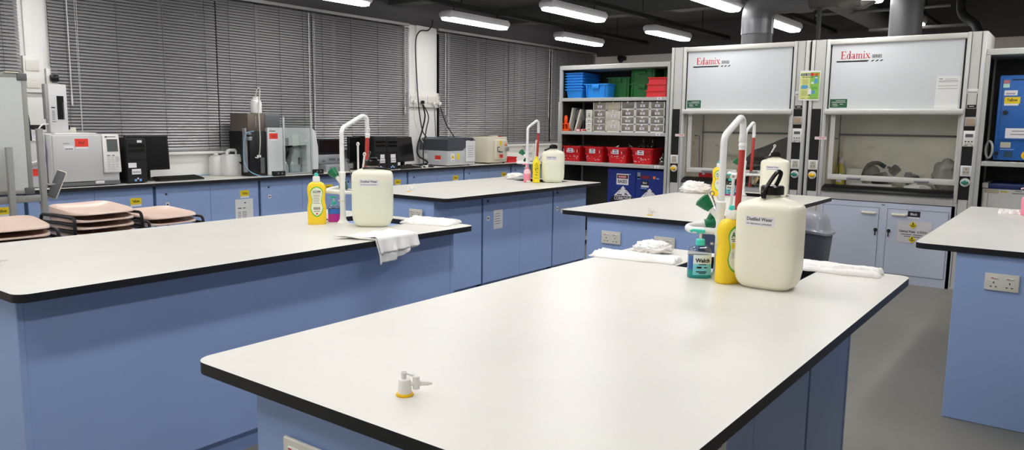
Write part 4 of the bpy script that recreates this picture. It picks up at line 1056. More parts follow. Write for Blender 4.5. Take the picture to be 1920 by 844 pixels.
o = thing('pump_bottle', 'pink bottle cut by the right edge of the picture', 'pump bottle', (6.42,.30,ZT), math.radians(-80))
b = B(); b.lathe([(.03,0),(.036,.005),(.037,.11),(.033,.125),(.02,.138),(.015,.142)], n=28); b.build('body', PINKB, o, world=False)
b = B(); pump(b, .14, 1.1); b.build('pump', PINKP, o, world=False)
# clear hand soap bottles
def handsoap(loc, rz, label, low, high, lvl, brand, s=1.):
    o = thing('hand_soap', label, 'hand soap', loc, rz, 'clear hand soap bottles'); A, C_ = .046*s, .03*s
    def ring(k, z): return [(x, y, z) for x, y in sup(A*k, C_*k, 3.4, 40)]
    b = B(); b.rings([ring(k, z*s) for z, k in ((0,.9),(.004,1),(lvl[0],1))]); b.build('lower_liquid', low, o, world=False)
    b = B(); b.rings([ring(k, z*s) for z, k in ((lvl[0]+.0005,.985),(lvl[1],.985))]); b.build('upper_liquid', high, o, world=False)
    b = B(); b.rings([ring(k, z*s) for z, k in ((lvl[1]+.0005,1.),(.098,1.),(.112,.93),(.122,.78),(.128,.55),(.131,.36))]); b.build('shell', CLEARP, o, 50, world=False)
    b = B(); b.lathe([(.0165*s,.128*s),(.018*s,.13*s),(.018*s,.15*s),(.015*s,.153*s),(.006*s,.154*s)], n=24)
    b.build('collar', TEAL, o, world=False); b = B(); b.rbox(-.017*s,.017*s,-.009*s,.009*s,.176*s,.191*s,.004); b.tube([(0,0,.186*s),(-.03*s,-.004*s,.188*s),(-.042*s,-.005*s,.184*s)], .0055*s, 8); b.build('pump', TEAL, o, world=False)
    b = B(); b.cyl((0,0,.153*s),(0,0,.178*s),.0055*s,n=12); b.build('stem', WPLAST, o, world=False)
    yf = lambda x, z: -C_*max(0, 1-min(1, abs(x)/A)**3.4)**(1/3.4)
    if brand:
        patch('label', o, [(z*s, .036*s) for z in (.014,.05,.094)], yf, mat('label aqua', (126,214,232), .4), .001, x0=.006*s)
        patch('label', o, [(z*s, .036*s) for z in (.058,.075,.094)], yf, mat('label pale aqua', (226,240,244), .4), .0016, x0=.006*s)
        ltext('Walch', o, .006*s, .072*s, .056*s, .016*s, yf, .0024, INK, bold=.04)
        llines(o, [(.006*s,.056*s,.03*s,.003*s),(-.006*s,.044*s,.018*s,.007*s),(.018*s,.044*s,.012*s,.004*s),(.002*s,.027*s,.04*s,.004*s),(.006*s,.021*s,.026*s,.003*s)], yf, .0022, INK)
    return o
handsoap((2.81,1.185,ZT), math.radians(-56), 'clear pump bottle of blue and teal hand soap left of the foreground tap', LIQT, LIQB, (.034,.088), True, 1.0)
handsoap((2.955,3.56,ZT), math.radians(-30), 'clear bottle of blue and magenta soap behind the left bench yellow bottle', LIQP, LIQB, (.06,.098), False, .8)
handsoap((6.40,2.45,ZT), math.radians(-75), 'clear hand soap bottle with a thin magenta base before the left fume cupboard', LIQP, LIQB, (.016,.086), True, .98)
# ------------------------------------------------------------------ swan neck bench taps
def tap(u, v, label, hose):
    o = thing('bench_tap', label, 'tap', (u, v, ZT), 0, 'white swan neck bench taps')
    b = B(); b.lathe([(.034,0),(.034,.005),(.026,.011),(.019,.026),(.0165,.06),(.0155,.25),(.0165,.262),(.0185,.27),(.0195,.3),(.015,.304)], n=24); b.build('column', TAPW, o, world=False)
    b = B(); path = fillet([(0,0,.29),(0,0,.555),(.165,0,.632),(.195,0,.618),(.2,0,.545)], .03, 6); b.tube(path, .0135, 14); b.build('swan_neck', TAPW, o, world=False)
    b = B(); b.lathe([(.0145,.5),(.0135,.512),(.016,.518),(.013,.53),(.0165,.538),(.0145,.56)], (.2,0,0), 18); b.build('nozzle', TAPW, o, world=False)
    b = B(); n = 12; b.tube([(.2-.004*math.sin(PI*i/n)-.002*i/n*(hose/.3), .012*(i/n)**2, .522-hose*i/n) for i in range(n+1)], .0125, 12); b.build('hose', REDHOSE, o, world=False)
    # upper valve with green conical handle, toward +v and up
    d = Vector((-.12,.62,.62)).normalized(); p = Vector((0,0,.232)); b = B(); b.cyl(p, p+d*.062, .0125, .0115, 14); q = b.build('valve', TAPW, o, world=False)
    b = B(); b.cyl(p+d*.054, p+d*.064, .016, .018, 18); b.cyl(p+d*.064, p+d*.105, .02, .032, 22); b.cyl(p+d*.105, p+d*.112, .032, .022, 22); b.build('valve_handle', GREEN, q, world=False)
    # lower arm: loops out and back, small green handle
    z = .182; b = B(); b.tube(fillet([(0,-.0,z),(-.02,.12,z),(.02,.145,z+.006),(.06,.075,z+.022)], .028, 6), .0135, 14); b.cyl((0,0,z-.016),(0,0,z+.016),.019,n=20); q = b.build('outlet_arm', TAPW, o, world=False)
    b = B(); d = Vector((.04,-.07,.02)).normalized(); p = Vector((.06,.075,z+.022)); b.cyl(p-d*.012, p+d*.03, .018, .02, 14); b.cyl(p+d*.004+Vector((0,0,.01)), p+d*.02+Vector((0,0,.035)), .012, .014, 10); b.build('valve_handle', GREEN, q, world=False)
    b = B(); b.tube([(0,0,z),(.05,-.07,z),(.07,-.13,z)], .0115, 12); b.build('cross_arm', TAPW, o, world=False)
    b = B(); b.cyl((0,0,.128),(0,0,.135),.0175,n=20); b.cyl((0,.024,.131),(0,.034,.131),.005,n=8); b.build('clamp', WPL2, o, world=False)
    return o
tu = 1.875
tap(R1[0]+tu-.0, 1.128, 'white swan neck tap with a long red hose, right at the large foreground carboy', .42)
tap(R1[0]+tu+.09, 3.475, 'white swan neck tap on the left bench behind the carboy', .3)
tap(6.56, 4.75, 'distant white swan neck tap on the middle bench', .31)
tap(6.47, 2.36, 'white swan neck tap on the bench before the left fume cupboard', .46)
# brush cups hung on the taps, with brushes
def brushcup(u, v, z, label, items, fr=True):
    o = thing('brush_cup', label, 'cup', (u, v, z), 0, 'clear brush cups')
    b = B(); b.lathe([(.012,0),(.014,.012),(.026,.03),(.031,.06),(.032,.14),(.033,.142)], n=24); b.build('cup', GLASSW, o, world=False)
    b = B(); b.tube([(.033*math.cos(2*PI*i/20),.033*math.sin(2*PI*i/20),.13) for i in range(20)], .003, 6, True); b.build('ring', WIRE, o, world=False)
    for i, (kind, dx, dy, L, lab) in enumerate(items):
        p0 = Vector((u+.004*(i-1), v+.006*(i-1), z+.025)); p1 = p0+Vector((dx, dy, L))
        if kind == 'stick':
            q = thing('bottle_brush', lab, 'brush', p0, 0, 'brushes in the cups')
            b = B(); b.cyl(p0, p1, .0055, .006, 10); b.tube([p1+Vector((.0,.009*math.cos(a),.009+.009*math.sin(a))) for a in [2*PI*k/14 for k in range(14)]], .004, 8, True); b.build('handle', WPLAST, q)
            b = B(); d = (p1-p0).normalized(); b.cyl(p0-d*.0, p0+d*.075, .015, .018, 14); b.build('bristles', SPONGE, q)
        else:
            q = thing('wire_brush', lab, 'brush', p0, 0, 'brushes in the cups')
            b = B(); n = 46; d = p1-p0
            for ph in (0, PI):
                b.tube([p0+d*(i/n)+Vector((.0022*math.cos(i*.9+ph), .0022*math.sin(i*.9+ph), 0)) for i in range(n+1)], .0016, 6)
            b.tube([p1+Vector((0,.009*math.cos(a),.009+.009*math.sin(a))) for a in [2*PI*k/14 for k in range(14)]], .0018, 6, True); b.build('handle', WIRE, q)
            b = B(); b.cyl(p0, p0+d*.24, .009, .011, 12); b.build('bristles', mat('brown bristles', (150,126,96), .9), q)
brushcup(2.965,1.13,ZT+.09,'clear brush cup on the foreground tap',[('wire',-.02,.075,.2,'twisted wire brush sticking out left of the foreground tap'),('wire',0,.045,.18,'second wire brush left of the foreground tap'),('stick',.0,-.012,.27,'white looped brush handle right of the foreground tap')])
brushcup(3.05,3.45,ZT+.07,'clear cup of brushes between the left bench tap and its carboy',[('stick',0,-.0,.36,'tallest white brush handle on the left bench'),('stick',.02,-.035,.3,'shorter white brush handle on the left bench'),('wire',.03,-.07,.31,'twisted wire brush nearest the carboy on the left bench'),('wire',-.05,.03,.26,'thin wire brush leaning toward the left bench tap')])
brushcup(6.64,4.73,ZT+.06,'clear brush cup on the distant middle bench tap',[('stick',.02,-.02,.32,'white brush handle on the middle bench'),('stick',0,0,.28,'shorter white brush handle on the middle bench'),('wire',.05,-.1,.2,'small looped wire brush behind the slim yellow bottle')])
brushcup(6.54,2.30,ZT+.07,'clear brush cup on the tap before the left fume cupboard',[('stick',.08,-.14,.33,'white brush handle leaning right before the black bag'),('wire',.06,-.12,.22,'wire brush leaning right on the tap before the left fume cupboard')])
# ------------------------------------------------------------------ gas taps
def gastap(u, v, rz, label):
    o = thing('gas_tap', label, 'gas tap', (u, v, ZT), rz, 'white gas taps')
    b = B(); b.lathe([(.0185,0),(.0195,.002),(.0185,.0055),(.015,.006)], n=28); b.build('collar', YELR, o, world=False)
    b = B(); b.lathe([(.0155,.005),(.0145,.02),(.0135,.033),(.012,.036),(.003,.0365)], n=28); b.build('body', WPLAST, o, world=False)
    b = B(); b.cyl((0,0,.026),(.03,0,.026),.005,n=14); b.cyl((.025,0,.014),(.025,0,.042),.0078,n=18); b.cyl((.025,0,.042),(.025,0,.0445),.0078,.004,n=18); b.lathe([(.0062,0)]+[(.0062-.0002*k if k % 2 else .0052-.0002*k, .004*k) for k in range(1,7)]+[(.0032,.028),(.0032,.03)], n=14, M=Matrix.Translation((.03,0,.026)) @ Matrix.Rotation(PI/2,4,'Y')); b.build('nozzle', WPLAST, o, world=False)
    b = B(); b.cyl((-.002,.004,.036),(-.002,.004,.046),.006,n=16); b.lathe([(.0068,.046),(.0074,.05),(.004,.0545)], (-.002,.004,0), 18)
    M = Matrix.Translation((-.002,.004,.05)) @ Matrix.Rotation(math.radians(18),4,'Y'); b.rbox(0,.026,-.004,.004,-.0025,.0025,.0015,2,M); b.build('lever', WPLAST, o, world=False)
    return o
gastap(1.14,1.148,math.radians(-48),'white gas tap with a yellow ring on the foreground bench')
gastap(1.13,3.46,math.radians(-40),'white gas tap cut by the left edge on the left bench')
gastap(4.69,4.66,math.radians(-40),'tiny white gas tap on the near end of the middle bench')
gastap(4.565,2.29,math.radians(-45),'white gas tap on the bench before the fume cupboards')
# ------------------------------------------------------------------ cloths
def rag(x0, y0, L, W, rz, h, label, seed, taper=0., fringe=.004, nx=60, ny=26, fold=.25, name='cloth'):
    b = B(); o3 = Vector((seed*5.3, seed*1.7, 0)); R = Matrix.Translation((x0, y0, ZT)) @ Matrix.Rotation(rz, 4, 'Z'); top = []; bot = []
    for j in range(ny+1):
        t = j/ny*2-1; rt = []; rb = []
        for i in range(nx+1):
            s = i/nx*2-1; w = W*(1-taper*(s*.5+.5))
            n1 = noise.noise(Vector((s*2.2, t*2.0, 0))+o3); n2 = noise.noise(Vector((s*7, t*5, 3))+o3)
            ex = 1-max(0,(abs(s)-.93)/.07)**2; ey = 1-max(0,(abs(t)-.86)/.14)**2.2
            wob = .02*noise.noise(Vector((s*2, 9, 1))+o3)+.006*noise.noise(Vector((s*11, t*2, 1))+o3)
            x = s*L/2+fringe*n2+.012*noise.noise(Vector((t*2, 4, 2))+o3); y = t*w/2+wob
            step = .62 if t < -fold+.15*n1 else 1.
            z = h*(.35+.65*min(1, max(0, ex*ey)))*step*(1+.22*n1+.1*n2)
            ridge = .12*h*math.cos(t*9+s*3+4*n1)
            rt.append(R @ Vector((x, y, max(.003, z+ridge)))); rb.append(R @ Vector((x, y, .0008)))
        top.append(rt); bot.append(rb)
    b.rings(top, closed=False, cap0=False, cap1=False); b.rings(bot, closed=False, cap0=False, cap1=False)
    for A_, C_ in (([r[0] for r in top],[r[0] for r in bot]),([r[-1] for r in top],[r[-1] for r in bot]),(top[0],bot[0]),(top[-1],bot[-1])):
        b.rings([A_, C_], closed=False, cap0=False, cap1=False)
    bmesh.ops.remove_doubles(b.bm, verts=b.bm.verts[:], dist=1e-5)
    return tag(b.build(name, CLOTH, None, 70), label, 'cloth', 'white cotton cloths')
def bundle(c, r, sx, sy, sz, label, seed, rz=0):
    b = B(); b.sphere((0,0,0), 1, 1, 1, 1, 64, 40); o3 = Vector((seed*3.1, seed*7.7, seed)); R = Matrix.Rotation(rz, 3, 'Z')
    for v in b.bm.verts:
        d = v.co.normalized(); q = d*1.6+o3; q2 = Vector((d.x*2.2+.8*noise.noise(q*1.3), d.y*5+1.2*noise.noise(q*1.7), d.z*3.5))
        a = .22*noise.noise(q*1.4)+.2*(1-abs(noise.noise(q2+o3))*2.4)+.07*(1-abs(noise.noise(q2*2.3+o3))*2)
        p = d*(1+a-.1); p = Vector((p.x*r*sx, p.y*r*sy, p.z*r*sz)); p = R @ p
        z = p.z+r*sz*.55; v.co = Vector((c[0]+p.x, c[1]+p.y, ZT+max(.001, z)))
    return tag(b.build('cloth', CLOTH, None, 80), label, 'cloth', 'white cotton cloths')
rag(3.015,1.575,.40,.13,math.radians(-87),.022,'long folded white cloth at the far left edge of the foreground bench',1,taper=.25)
bundle((3.235,1.60),.08,.75,1.1,.42,'loosely rolled white cloth bundle behind the long folded cloth in the foreground',4,math.radians(10))
rag(3.30,.80,.36,.13,math.radians(-84),.026,'rolled white cloth right of the large foreground carboy',7)
rag(3.285,3.085,.32,.18,math.radians(-74),.026,'folded white cloth at the far right corner of the left bench',11)
bundle((6.60,4.93),.1,1.1,.8,.4,'small white cloth on the far edge of the middle bench',13,math.radians(-40))
bundle((6.42,2.775),.115,.8,1.1,.55,'crumpled white cloth on the bench before the left fume cupboard',17,math.radians(15))
rag(6.43,.40,.13,.05,math.radians(-86),.028,'small rolled white cloth beside the pink bottle at the right edge',19,nx=30,ny=14)
# cloth draped over the left bench edge: two folded layers
def drape():
    b = B(); n = 40; E = BV[2][0]
    def layer(x0, x1, back, drop, off, seed):
        o3 = Vector((seed, seed*2, 0)); prof_n = 44; rows = []
        for i in range(n+1):
            t = i/n; x = x0(t)+(x1(t)-x0(t))*0; row = []
            Ltop = back(t); Ld = drop(t)
            for k in range(prof_n+1):
                s = k/prof_n*(Ltop+.012+Ld)
                wv = .006*math.sin(t*17+s*9+seed)+.012*noise.noise(Vector((t*4, s*9, 0))+o3)
                if s < Ltop: p = Vector((x0(t)+(x1(t)-x0(t))*s/Ltop, E+Ltop-s, ZT+.004+off+max(-.002, wv*.9)))
                elif s < Ltop+.012: a = (s-Ltop)/.012*PI/2; p = Vector((x1(t), E-(.006+off)*math.sin(a), ZT+.004+off-.006*(1-math.cos(a))))
                else:
                    q = s-Ltop-.012; p = Vector((x1(t)+q*(.06*(.5-t)), E-.006-off-.02*min(1, q*14)*abs(math.sin(t*9+seed))-abs(wv)*min(1, q*20)*1.3, ZT-.002-q))
                row.append(p)
            rows.append(row)
        lo = [[p+Vector((0,.0,.0)) for p in r] for r in rows]
        b.rings(rows, closed=False, cap0=False, cap1=False)
    def lp(a, c): return lambda t: a+(c-a)*t
    layer(lp(2.55,2.90), lp(2.60,2.90), lambda t: .17+.03*math.sin(t*5), lambda t: .118-.035*t if t < .45 else .102-.10*(t-.45)+.0, .0, 2.)
    layer(lp(2.57,2.88), lp(2.605,2.875), lambda t: .16, lambda t: (.062-.012*t)-.0, .009, 5.)
    layer(lp(2.50,2.86), lp(2.61,2.86), lambda t: .2-.05*t, lambda t: .006, .004, 8.)
    o = b.build('cloth', CLOTH, None, 80)
    m = o.modifiers.new('thick', 'SOLIDIFY'); m.thickness = .004; m.offset = 1
    return tag(o, 'white cloth draped over the front edge of the left bench', 'cloth', 'white cotton cloths')
drape()
# ------------------------------------------------------------------ sockets on bench ends
def dsocket(u, vl, z, label, w=.147, h=.087):
    o = thing('power_socket', label, 'socket', (u, vl-w/2, z), 0, 'double power sockets')
    b = B(); b.rbox(u-.011, u-.0005, vl-w, vl, z-h/2, z+h/2, .004, 3); b.build('faceplate', WPL2, o)
    for k in (-1, 1):
        vc = vl-w/2-k*.034
        b = B(); b.rbox(u-.0155, u-.0105, vc-.018, vc+.018, z+.018, z+.026, .0015); s = b.build('switch', WPLAST, o)
        lines('pin_holes', o, (u-.0111, vc, z), FU, [(0,-.002,.005,.009),(-.011,-.023,.009,.0045),(.011,-.023,.009,.0045)], BLACK)
        lines('switch_mark', s, (u-.0156, vc+.008, z+.022), FU, [(0,0,.012,.003)], INKR)
    return o
dsocket(1.02,1.41,.752,'double socket cut off at the bottom edge on the nearest bench end')
dsocket(4.452,4.411,.766,'double socket on the middle bench end behind the folded cloth')
dsocket(4.47,2.595,.753,'left double socket on the bench end before the fume cupboards')
dsocket(4.47,2.2,.753,'right double socket on the bench end, partly behind the rolled cloth bundle')
dsocket(4.46,.354,.752,'double socket on the pale blue bench base at the right edge')
# ------------------------------------------------------------------ stools
def stool(loc, rz, label, H=.845):
    o = thing('lab_stool', label, 'stool', loc, rz, 'stacked beige stools')
    a, c = .19, .19; rs = []
    prof = [(.985,-.027,.0),(1.0,-.025,.0),(1.0,-.014,.5),(.99,-.004,1),(.96,.0,1),(.9,-.006,1),(.78,-.016,.9),(.5,-.021,.5),(.2,-.023,.2),(.02,-.023,0)]
    for k, z, sad in prof:
        rs.append([(x, y, H+z+sad*(.017*y/c+.006*(x/a)**2)) for x, y in sup(a*k, c*k, 5, 64)])
    rs.append([(x, y, H-.024) for x, y in sup(.02, .02, 2, 64)]); rs.append([(x, y, H-.024) for x, y in sup(a*.95, c*.95, 5, 64)])
    b = B(); b.rings(rs, cap0=False, cap1=False); b.build('seat', SEATP, o, 45, world=False)
    for s in (-1, 1):
        for t in (-1, 1):
            b = B(); b.tube(fillet([(s*.236,t*.216,0),(s*.207,t*.19,H-.08),(s*.204,t*.182,H-.036),(s*.196,0,H-.036)], .025, 5), .0095, 10); b.cyl((s*.236,t*.216,0),(s*.236,t*.216,.012),.014,n=10); b.build('leg', TUBE, o, world=False)
    b = B(); z = .2
    b.tube([(s*.2285,t*.2095,z) for s, t in ((-1,-1),(1,-1),(1,1),(-1,1))], .008, 8, True); b.build('stretcher', TUBE, o, world=False)
    return o
names = {4: ['lowest','second from the floor','second from the top','topmost'], 3: ['lowest','middle','topmost'], 2: ['lower','upper']}
s0 = None
for (u, v, n, rz, where) in ((2.135,4.84,4,math.radians(5),'tallest stack between the other two'), (1.625,4.745,3,math.radians(-3),'leftmost stack by the whiteboard legs'), (2.64,5.0,2,math.radians(8),'rightmost stack below the keyboard')):
    for i in range(n):
        lab = '%s beige stool of the %s' % (names[n][i], where)
        if s0 is None: s0 = stool((u, v, 0), rz, lab)
        else: dup(s0, (u, v, .042*i), rz, lab)
# ================================================================== WINDOW COUNTER INSTRUMENTS
def vd(p, u, v, z, w, h, m, name='label', rot=0): return decal(name, p, (u, v-.0002, z), FV, w, h, m, rot=rot)
# gas analyser
o = thing('gas_analyser', 'grey bench analyser with keypad and red sticker under the left blind', 'analyser', (3.08,7.25,ZT))
b = B(); b.rbox(2.795,3.36,7.02,7.52,.955,1.372,.008); b.build('body', GCW, o)
b = B(); b.rbox(2.80,3.355,7.0,7.5,ZT+.008,.957,.004); b.build('base', GCD, o)
for u in (2.84,3.3):
    for v in (7.05,7.45):
        b = B(); b.cyl((u,v,ZT),(u,v,ZT+.01),.018,n=12); b.build('foot', BLACK, o)
b = B(); b.rbox(2.803,3.208,6.995,7.025,.962,1.362,.008); b.build('door', mat('door grey', (198,198,198), .45), o)
b = B(); b.rbox(3.13,3.21,6.985,7.0,.935,.962,.01,3); b.build('door_latch', GCW, o)
b = B(); b.rbox(2.85,3.2,7.06,7.45,1.372,1.385,.006); b.build('lid', WPLAST, o)
b = B(); M = Matrix.Translation((3.213,6.985,1.03)) @ Matrix.Rotation(math.radians(-4),4,'X'); b.rbox(0,.148,-.012,.05,0,.345,.012,3,M); k = b.build('keypad', WPLAST, o)
F2 = (Vector((1,0,0)), Vector((0,math.sin(math.radians(4)),math.cos(math.radians(4)))), Vector((0,-math.cos(math.radians(4)),math.sin(math.radians(4)))))
def kp(dx, dz): return Vector((3.213+dx, 6.9725, 1.03))+F2[1]*dz-Vector((0,.0005,0))
decal('screen', k, kp(.08,.245), F2, .095, .11, GCD, .002); decal('display', k, kp(.08,.245)-Vector((0,.002,0)), F2, .085, .1, SCREEN, .001)
lines('buttons', k, kp(.075,.09), F2, [(-.035+.035*i,.05-.021*j,.024,.012) for i in range(3) for j in range(6)]+[(.045,.03,.02,.03)], GCW, .003)
lines('printed_lines', k, kp(.07,.155), F2, [(-.03,0,.03,.008),(.012,0,.026,.008),(0,.166,.09,.006),(-.04,.165,.02,.014)], GCD)
vd(o,3.035,6.995,1.30,.11,.07,REDL); text('Red', o, (3.035,6.9935,1.302), FV, .045,.022,INK); vd(o,3.035,6.995,1.256,.1,.018,LABELW,'label_strip')
vd(o,2.93,6.995,1.255,.075,.04,LABELW,'barcode_label'); lines('barcode', o, (2.93,6.9935,1.247), FV, [(-.03+.0058*i,0,.003,.016) for i in range(11)], INK); lines('printed_lines', o, (2.91,6.9945,1.295), FV, [(0,0,.05,.004)], INKG)
o = thing('autosampler_tower', 'tall grey sampler tower standing on the gas analyser', 'tower', (2.915,7.15,1.385))
b = B(); b.rbox(2.845,2.992,7.12,7.21,1.386,1.80,.006); b.build('body', GCW, o)
b = B(); b.rbox(2.822,2.846,7.13,7.19,1.5,1.80,.004); b.build('side_cover', mat('cover grey', (158,158,158), .45), o)
lines('window', o, (2.935,7.1198,1.6), FV, [(0,0,.055,.2)], BLACKG, .003); lines('window_edge', o, (2.957,7.1168,1.575), FV, [(0,0,.006,.15)], GCD)
lines('indicator', o, (2.876,7.1198,1.6), FV, [(0,0,.03,.01)], INK); lines('printed_lines', o, (2.876,7.1198,1.53), FV, [(0,.04-.014*k,.022,.005) for k in range(6)]+[(.002,-.05,.03,.006)], INKG)
b = B(); b.rbox(2.98,3.06,7.25,7.3,1.41,1.45,.005); b.rbox(2.74,2.84,7.2,7.26,1.41,1.45,.006); b.build('bracket', BLACKM, o)
b = B(); b.tube(spline([(2.84,7.15,1.46),(2.77,7.1,1.45),(2.74,7.1,1.40),(2.8,7.12,1.375),(2.86,7.14,1.37)],6), .006, 8); tag(b.build('cable', WPLAST), 'pale looped cable left of the sampler tower', 'cable')
b = B(); b.rbox(3.0,3.13,7.3,7.4,1.385,1.43,.006); tag(b.build('module', WPL2), 'pale module behind the sampler tower on the analyser', 'module')
o = thing('detector_unit', 'grey unit with a round door between the whiteboard and the analyser', 'analyser', (2.65,7.25,ZT))
b = B(); b.rbox(2.5,2.79,7.1,7.5,ZT+.005,1.375,.01); b.build('body', mat('unit grey', (186,188,192), .4), o)
b = B(); b.cyl((2.66,7.1,1.23),(2.66,7.075,1.23),.115,n=40); b.build('round_door', GCW, o); b = B(); b.tube([(2.66+.095*math.cos(a),7.072,1.23+.095*math.sin(a)) for a in [2*PI*i/40 for i in range(40)]], .006, 8, True); b.build('ring', WPLAST, o)
b = B(); b.rbox(2.73,2.75,7.06,7.08,1.2,1.25,.005); b.build('latch', BLACK, o); vd(o,2.70,7.1,1.05,.05,.06,REDL)
# computers
def tower(u0, u1, v0, v1, z1, label, tags, stickers=True, low=.0):
    o = thing('computer_tower', label, 'computer', ((u0+u1)/2,(v0+v1)/2,ZT), 0, 'black computer towers')
    b = B(); b.rbox(u0,u1,v0+.02,v1,ZT+.006,z1,.006); b.build('case', BLACK, o)
    b = B(); b.rbox(u0+.002,u1-.002,v0,v0+.022,ZT+.008,z1-.01,.008,3); f = b.build('front_panel', BLACKM, o); w = u1-u0
    lines('drive_bay', f, ((u0+u1)/2,v0,z1-.07), FV, [(0,0,w*.8,.03),(0,-.045,w*.8,.03)], BLACKG, .001); lines('panel_step', f, ((u0+u1)/2,v0,z1-.2), FV, [(0,0,w*.85,.006)], BLACKG, .002)
    for i, (dx, z, tw, th) in enumerate(tags):
        vd(o, (u0+u1)/2+dx, v0, z, tw, th, LABELW, 'label')
        if i % 2: lines('barcode', o, ((u0+u1)/2+dx, v0-.0014, z-.004), FV, [(-tw*.4+tw*.8*k/9,0,.003,th*.4) for k in range(10)], INK)
    lines('sticker', o, ((u0+u1)/2,v0,ZT+.03), FV, [(-.02,0,.022,.022),(.025,0,.022,.022)], LBLUE, .001); lines('sticker', o, ((u0+u1)/2,v0,ZT+.045), FV, [(.002,0,.012,.016)], LABELW, .001)
    for k in (u0+.03,u1-.03):
        b = B(); b.box(k-.01,k+.01,v0+.03,v1-.03,ZT,ZT+.007); b.build('foot', BLACK, o, 0)
    return o
o = tower(3.445,3.635,7.05,7.48,1.335,'black computer tower beside the grey analyser',[(-.045,1.085,.075,.045),(-.01,1.025,.085,.05)])
lines('sticker', o, (3.57,7.0498,1.335), FV, [(0,-.03,.045,.022)], LABELW, .001)
def monitor(c, w, h, rz, label, z0, chin=0, tilt=0, stand=True, group='black monitors'):
    o = thing('monitor', label, 'monitor', (c[0],c[1],ZT), rz, group); M = Matrix.Translation((0,0,z0-ZT)) @ Matrix.Rotation(math.radians(tilt),4,'X')
    b = B(); b.rbox(-w/2,w/2,0,.035,chin,h,.006,2,M); b.build('bezel', BLACK, o, world=False)
    b = B(); b.box(-w/2+.015,w/2-.015,-.001,.004,chin+.02,h-.015,M); b.build('screen', SCREENB, o, 0, world=False)
    if chin:
        b = B(); b.rbox(-w/2,w/2,-.004,.035,0,chin,.006,2,M); b.build('chin', SILV, o, world=False)
        b = B(); b.rbox(-.05,.05,-.008,-.003,chin*.35,chin*.6,.002,1,M); b.box(-w/2+.05,-w/2+.09,-.006,-.003,chin*.2,chin*.4,M); b.rbox(.08,.14,-.007,-.003,chin*.3,chin*.55,.002,1,M); b.build('port_cover', GCD, o, world=False)
    if stand:
        b = B(); b.rbox(-.03,.03,.035,.07,.01,z0-ZT+h*.5,.005); b.build('neck', BLACK, o, world=False)
        b = B(); b.rbox(-.12,.12,-.04,.14,0,.012,.005); b.build('foot', BLACK, o, world=False)
    return o
monitor((3.79,7.31),.44,.345,math.radians(4),'black monitor behind the tower beside the analyser',1.015,tilt=-3)
monitor((6.04,7.30),.40,.30,0,'monitor with a silver lower half right of the acrylic shield',1.005,chin=.11)
o = thing('silver_desktop', 'flat silver device under the black monitor right of the acrylic shield', 'device', (6.05,7.25,ZT))
b = B(); b.rbox(5.87,6.24,7.2,7.48,ZT+.001,ZT+.085,.008); b.build('body', SILV, o); lines('slots', o, (6.05,7.1998,ZT+.045), FV, [(-.1,0,.05,.012),(.05,0,.1,.008),(.02,-.02,.16,.004)], GCD)
monitor((6.47,7.28),.36,.33,0,'black monitor left of the twin black computer towers',1.0)
tower(6.475,6.68,7.02,7.42,1.335,'left one of the twin black computer towers',[(.03,1.085,.07,.05),(.03,1.03,.085,.05)])
tower(6.69,6.89,7.03,7.42,1.33,'right one of the twin black computer towers',[(.01,1.085,.085,.05),(.015,1.03,.085,.05)])
monitor((7.22,7.22),.45,.33,math.radians(14),'tilted black monitor beside the white pier',.995,tilt=-8)
def keyboard(c, rz, label):
    o = thing('keyboard', label, 'keyboard', (c[0],c[1],ZT), rz, 'black keyboards'); K = Matrix.Translation((0,-.08,.001)) @ Matrix.Rotation(math.radians(8),4,'X') @ Matrix.Translation((0,.08,0)); b = B(); b.rbox(-.24,.24,-.08,.08,0,.016,.006,2,K); b.build('tray', BLACK, o, world=False)
    b = B(); b.box(-.2,-.16,.06,.075,0,.025); b.box(.16,.2,.06,.075,0,.025); b.build('foot', BLACK, o, 0, world=False)
    b = B()
    for j in range(5):
        for i in range(17): b.box(-.225+.0265*i,-.203+.0265*i,-.068+.027*j,-.046+.027*j,.014,.022,K)
    b.build('keys', BLACKM, o, 0, world=False)
keyboard((4.0,7.17), math.radians(3), 'black keyboard in front of the left monitor')
keyboard((7.13,7.06), math.radians(5), 'black keyboard beside the twin computer towers')
o = thing('mouse', 'black mouse on the counter left of the slate spectrometer', 'mouse', (7.52,7.05,ZT)); b = B(); b.sphere((7.52,7.05,ZT+.012),.05,1.1,.65,.6,20,10)
for v in b.bm.verts: v.co.z = max(v.co.z, ZT+.0005)
b.build('shell', BLACKG, o)
b = B(); b.tube(spline([(7.47,7.05,ZT+.02),(7.4,7.1,ZT+.008),(7.3,7.0,ZT+.01),(7.22,7.1,ZT+.03),(7.3,7.16,ZT+.02),(7.38,7.05,ZT+.02)],6), .012, 8); tag(b.build('cable', WPLAST), 'white bunched cable end beside the black mouse', 'cable')
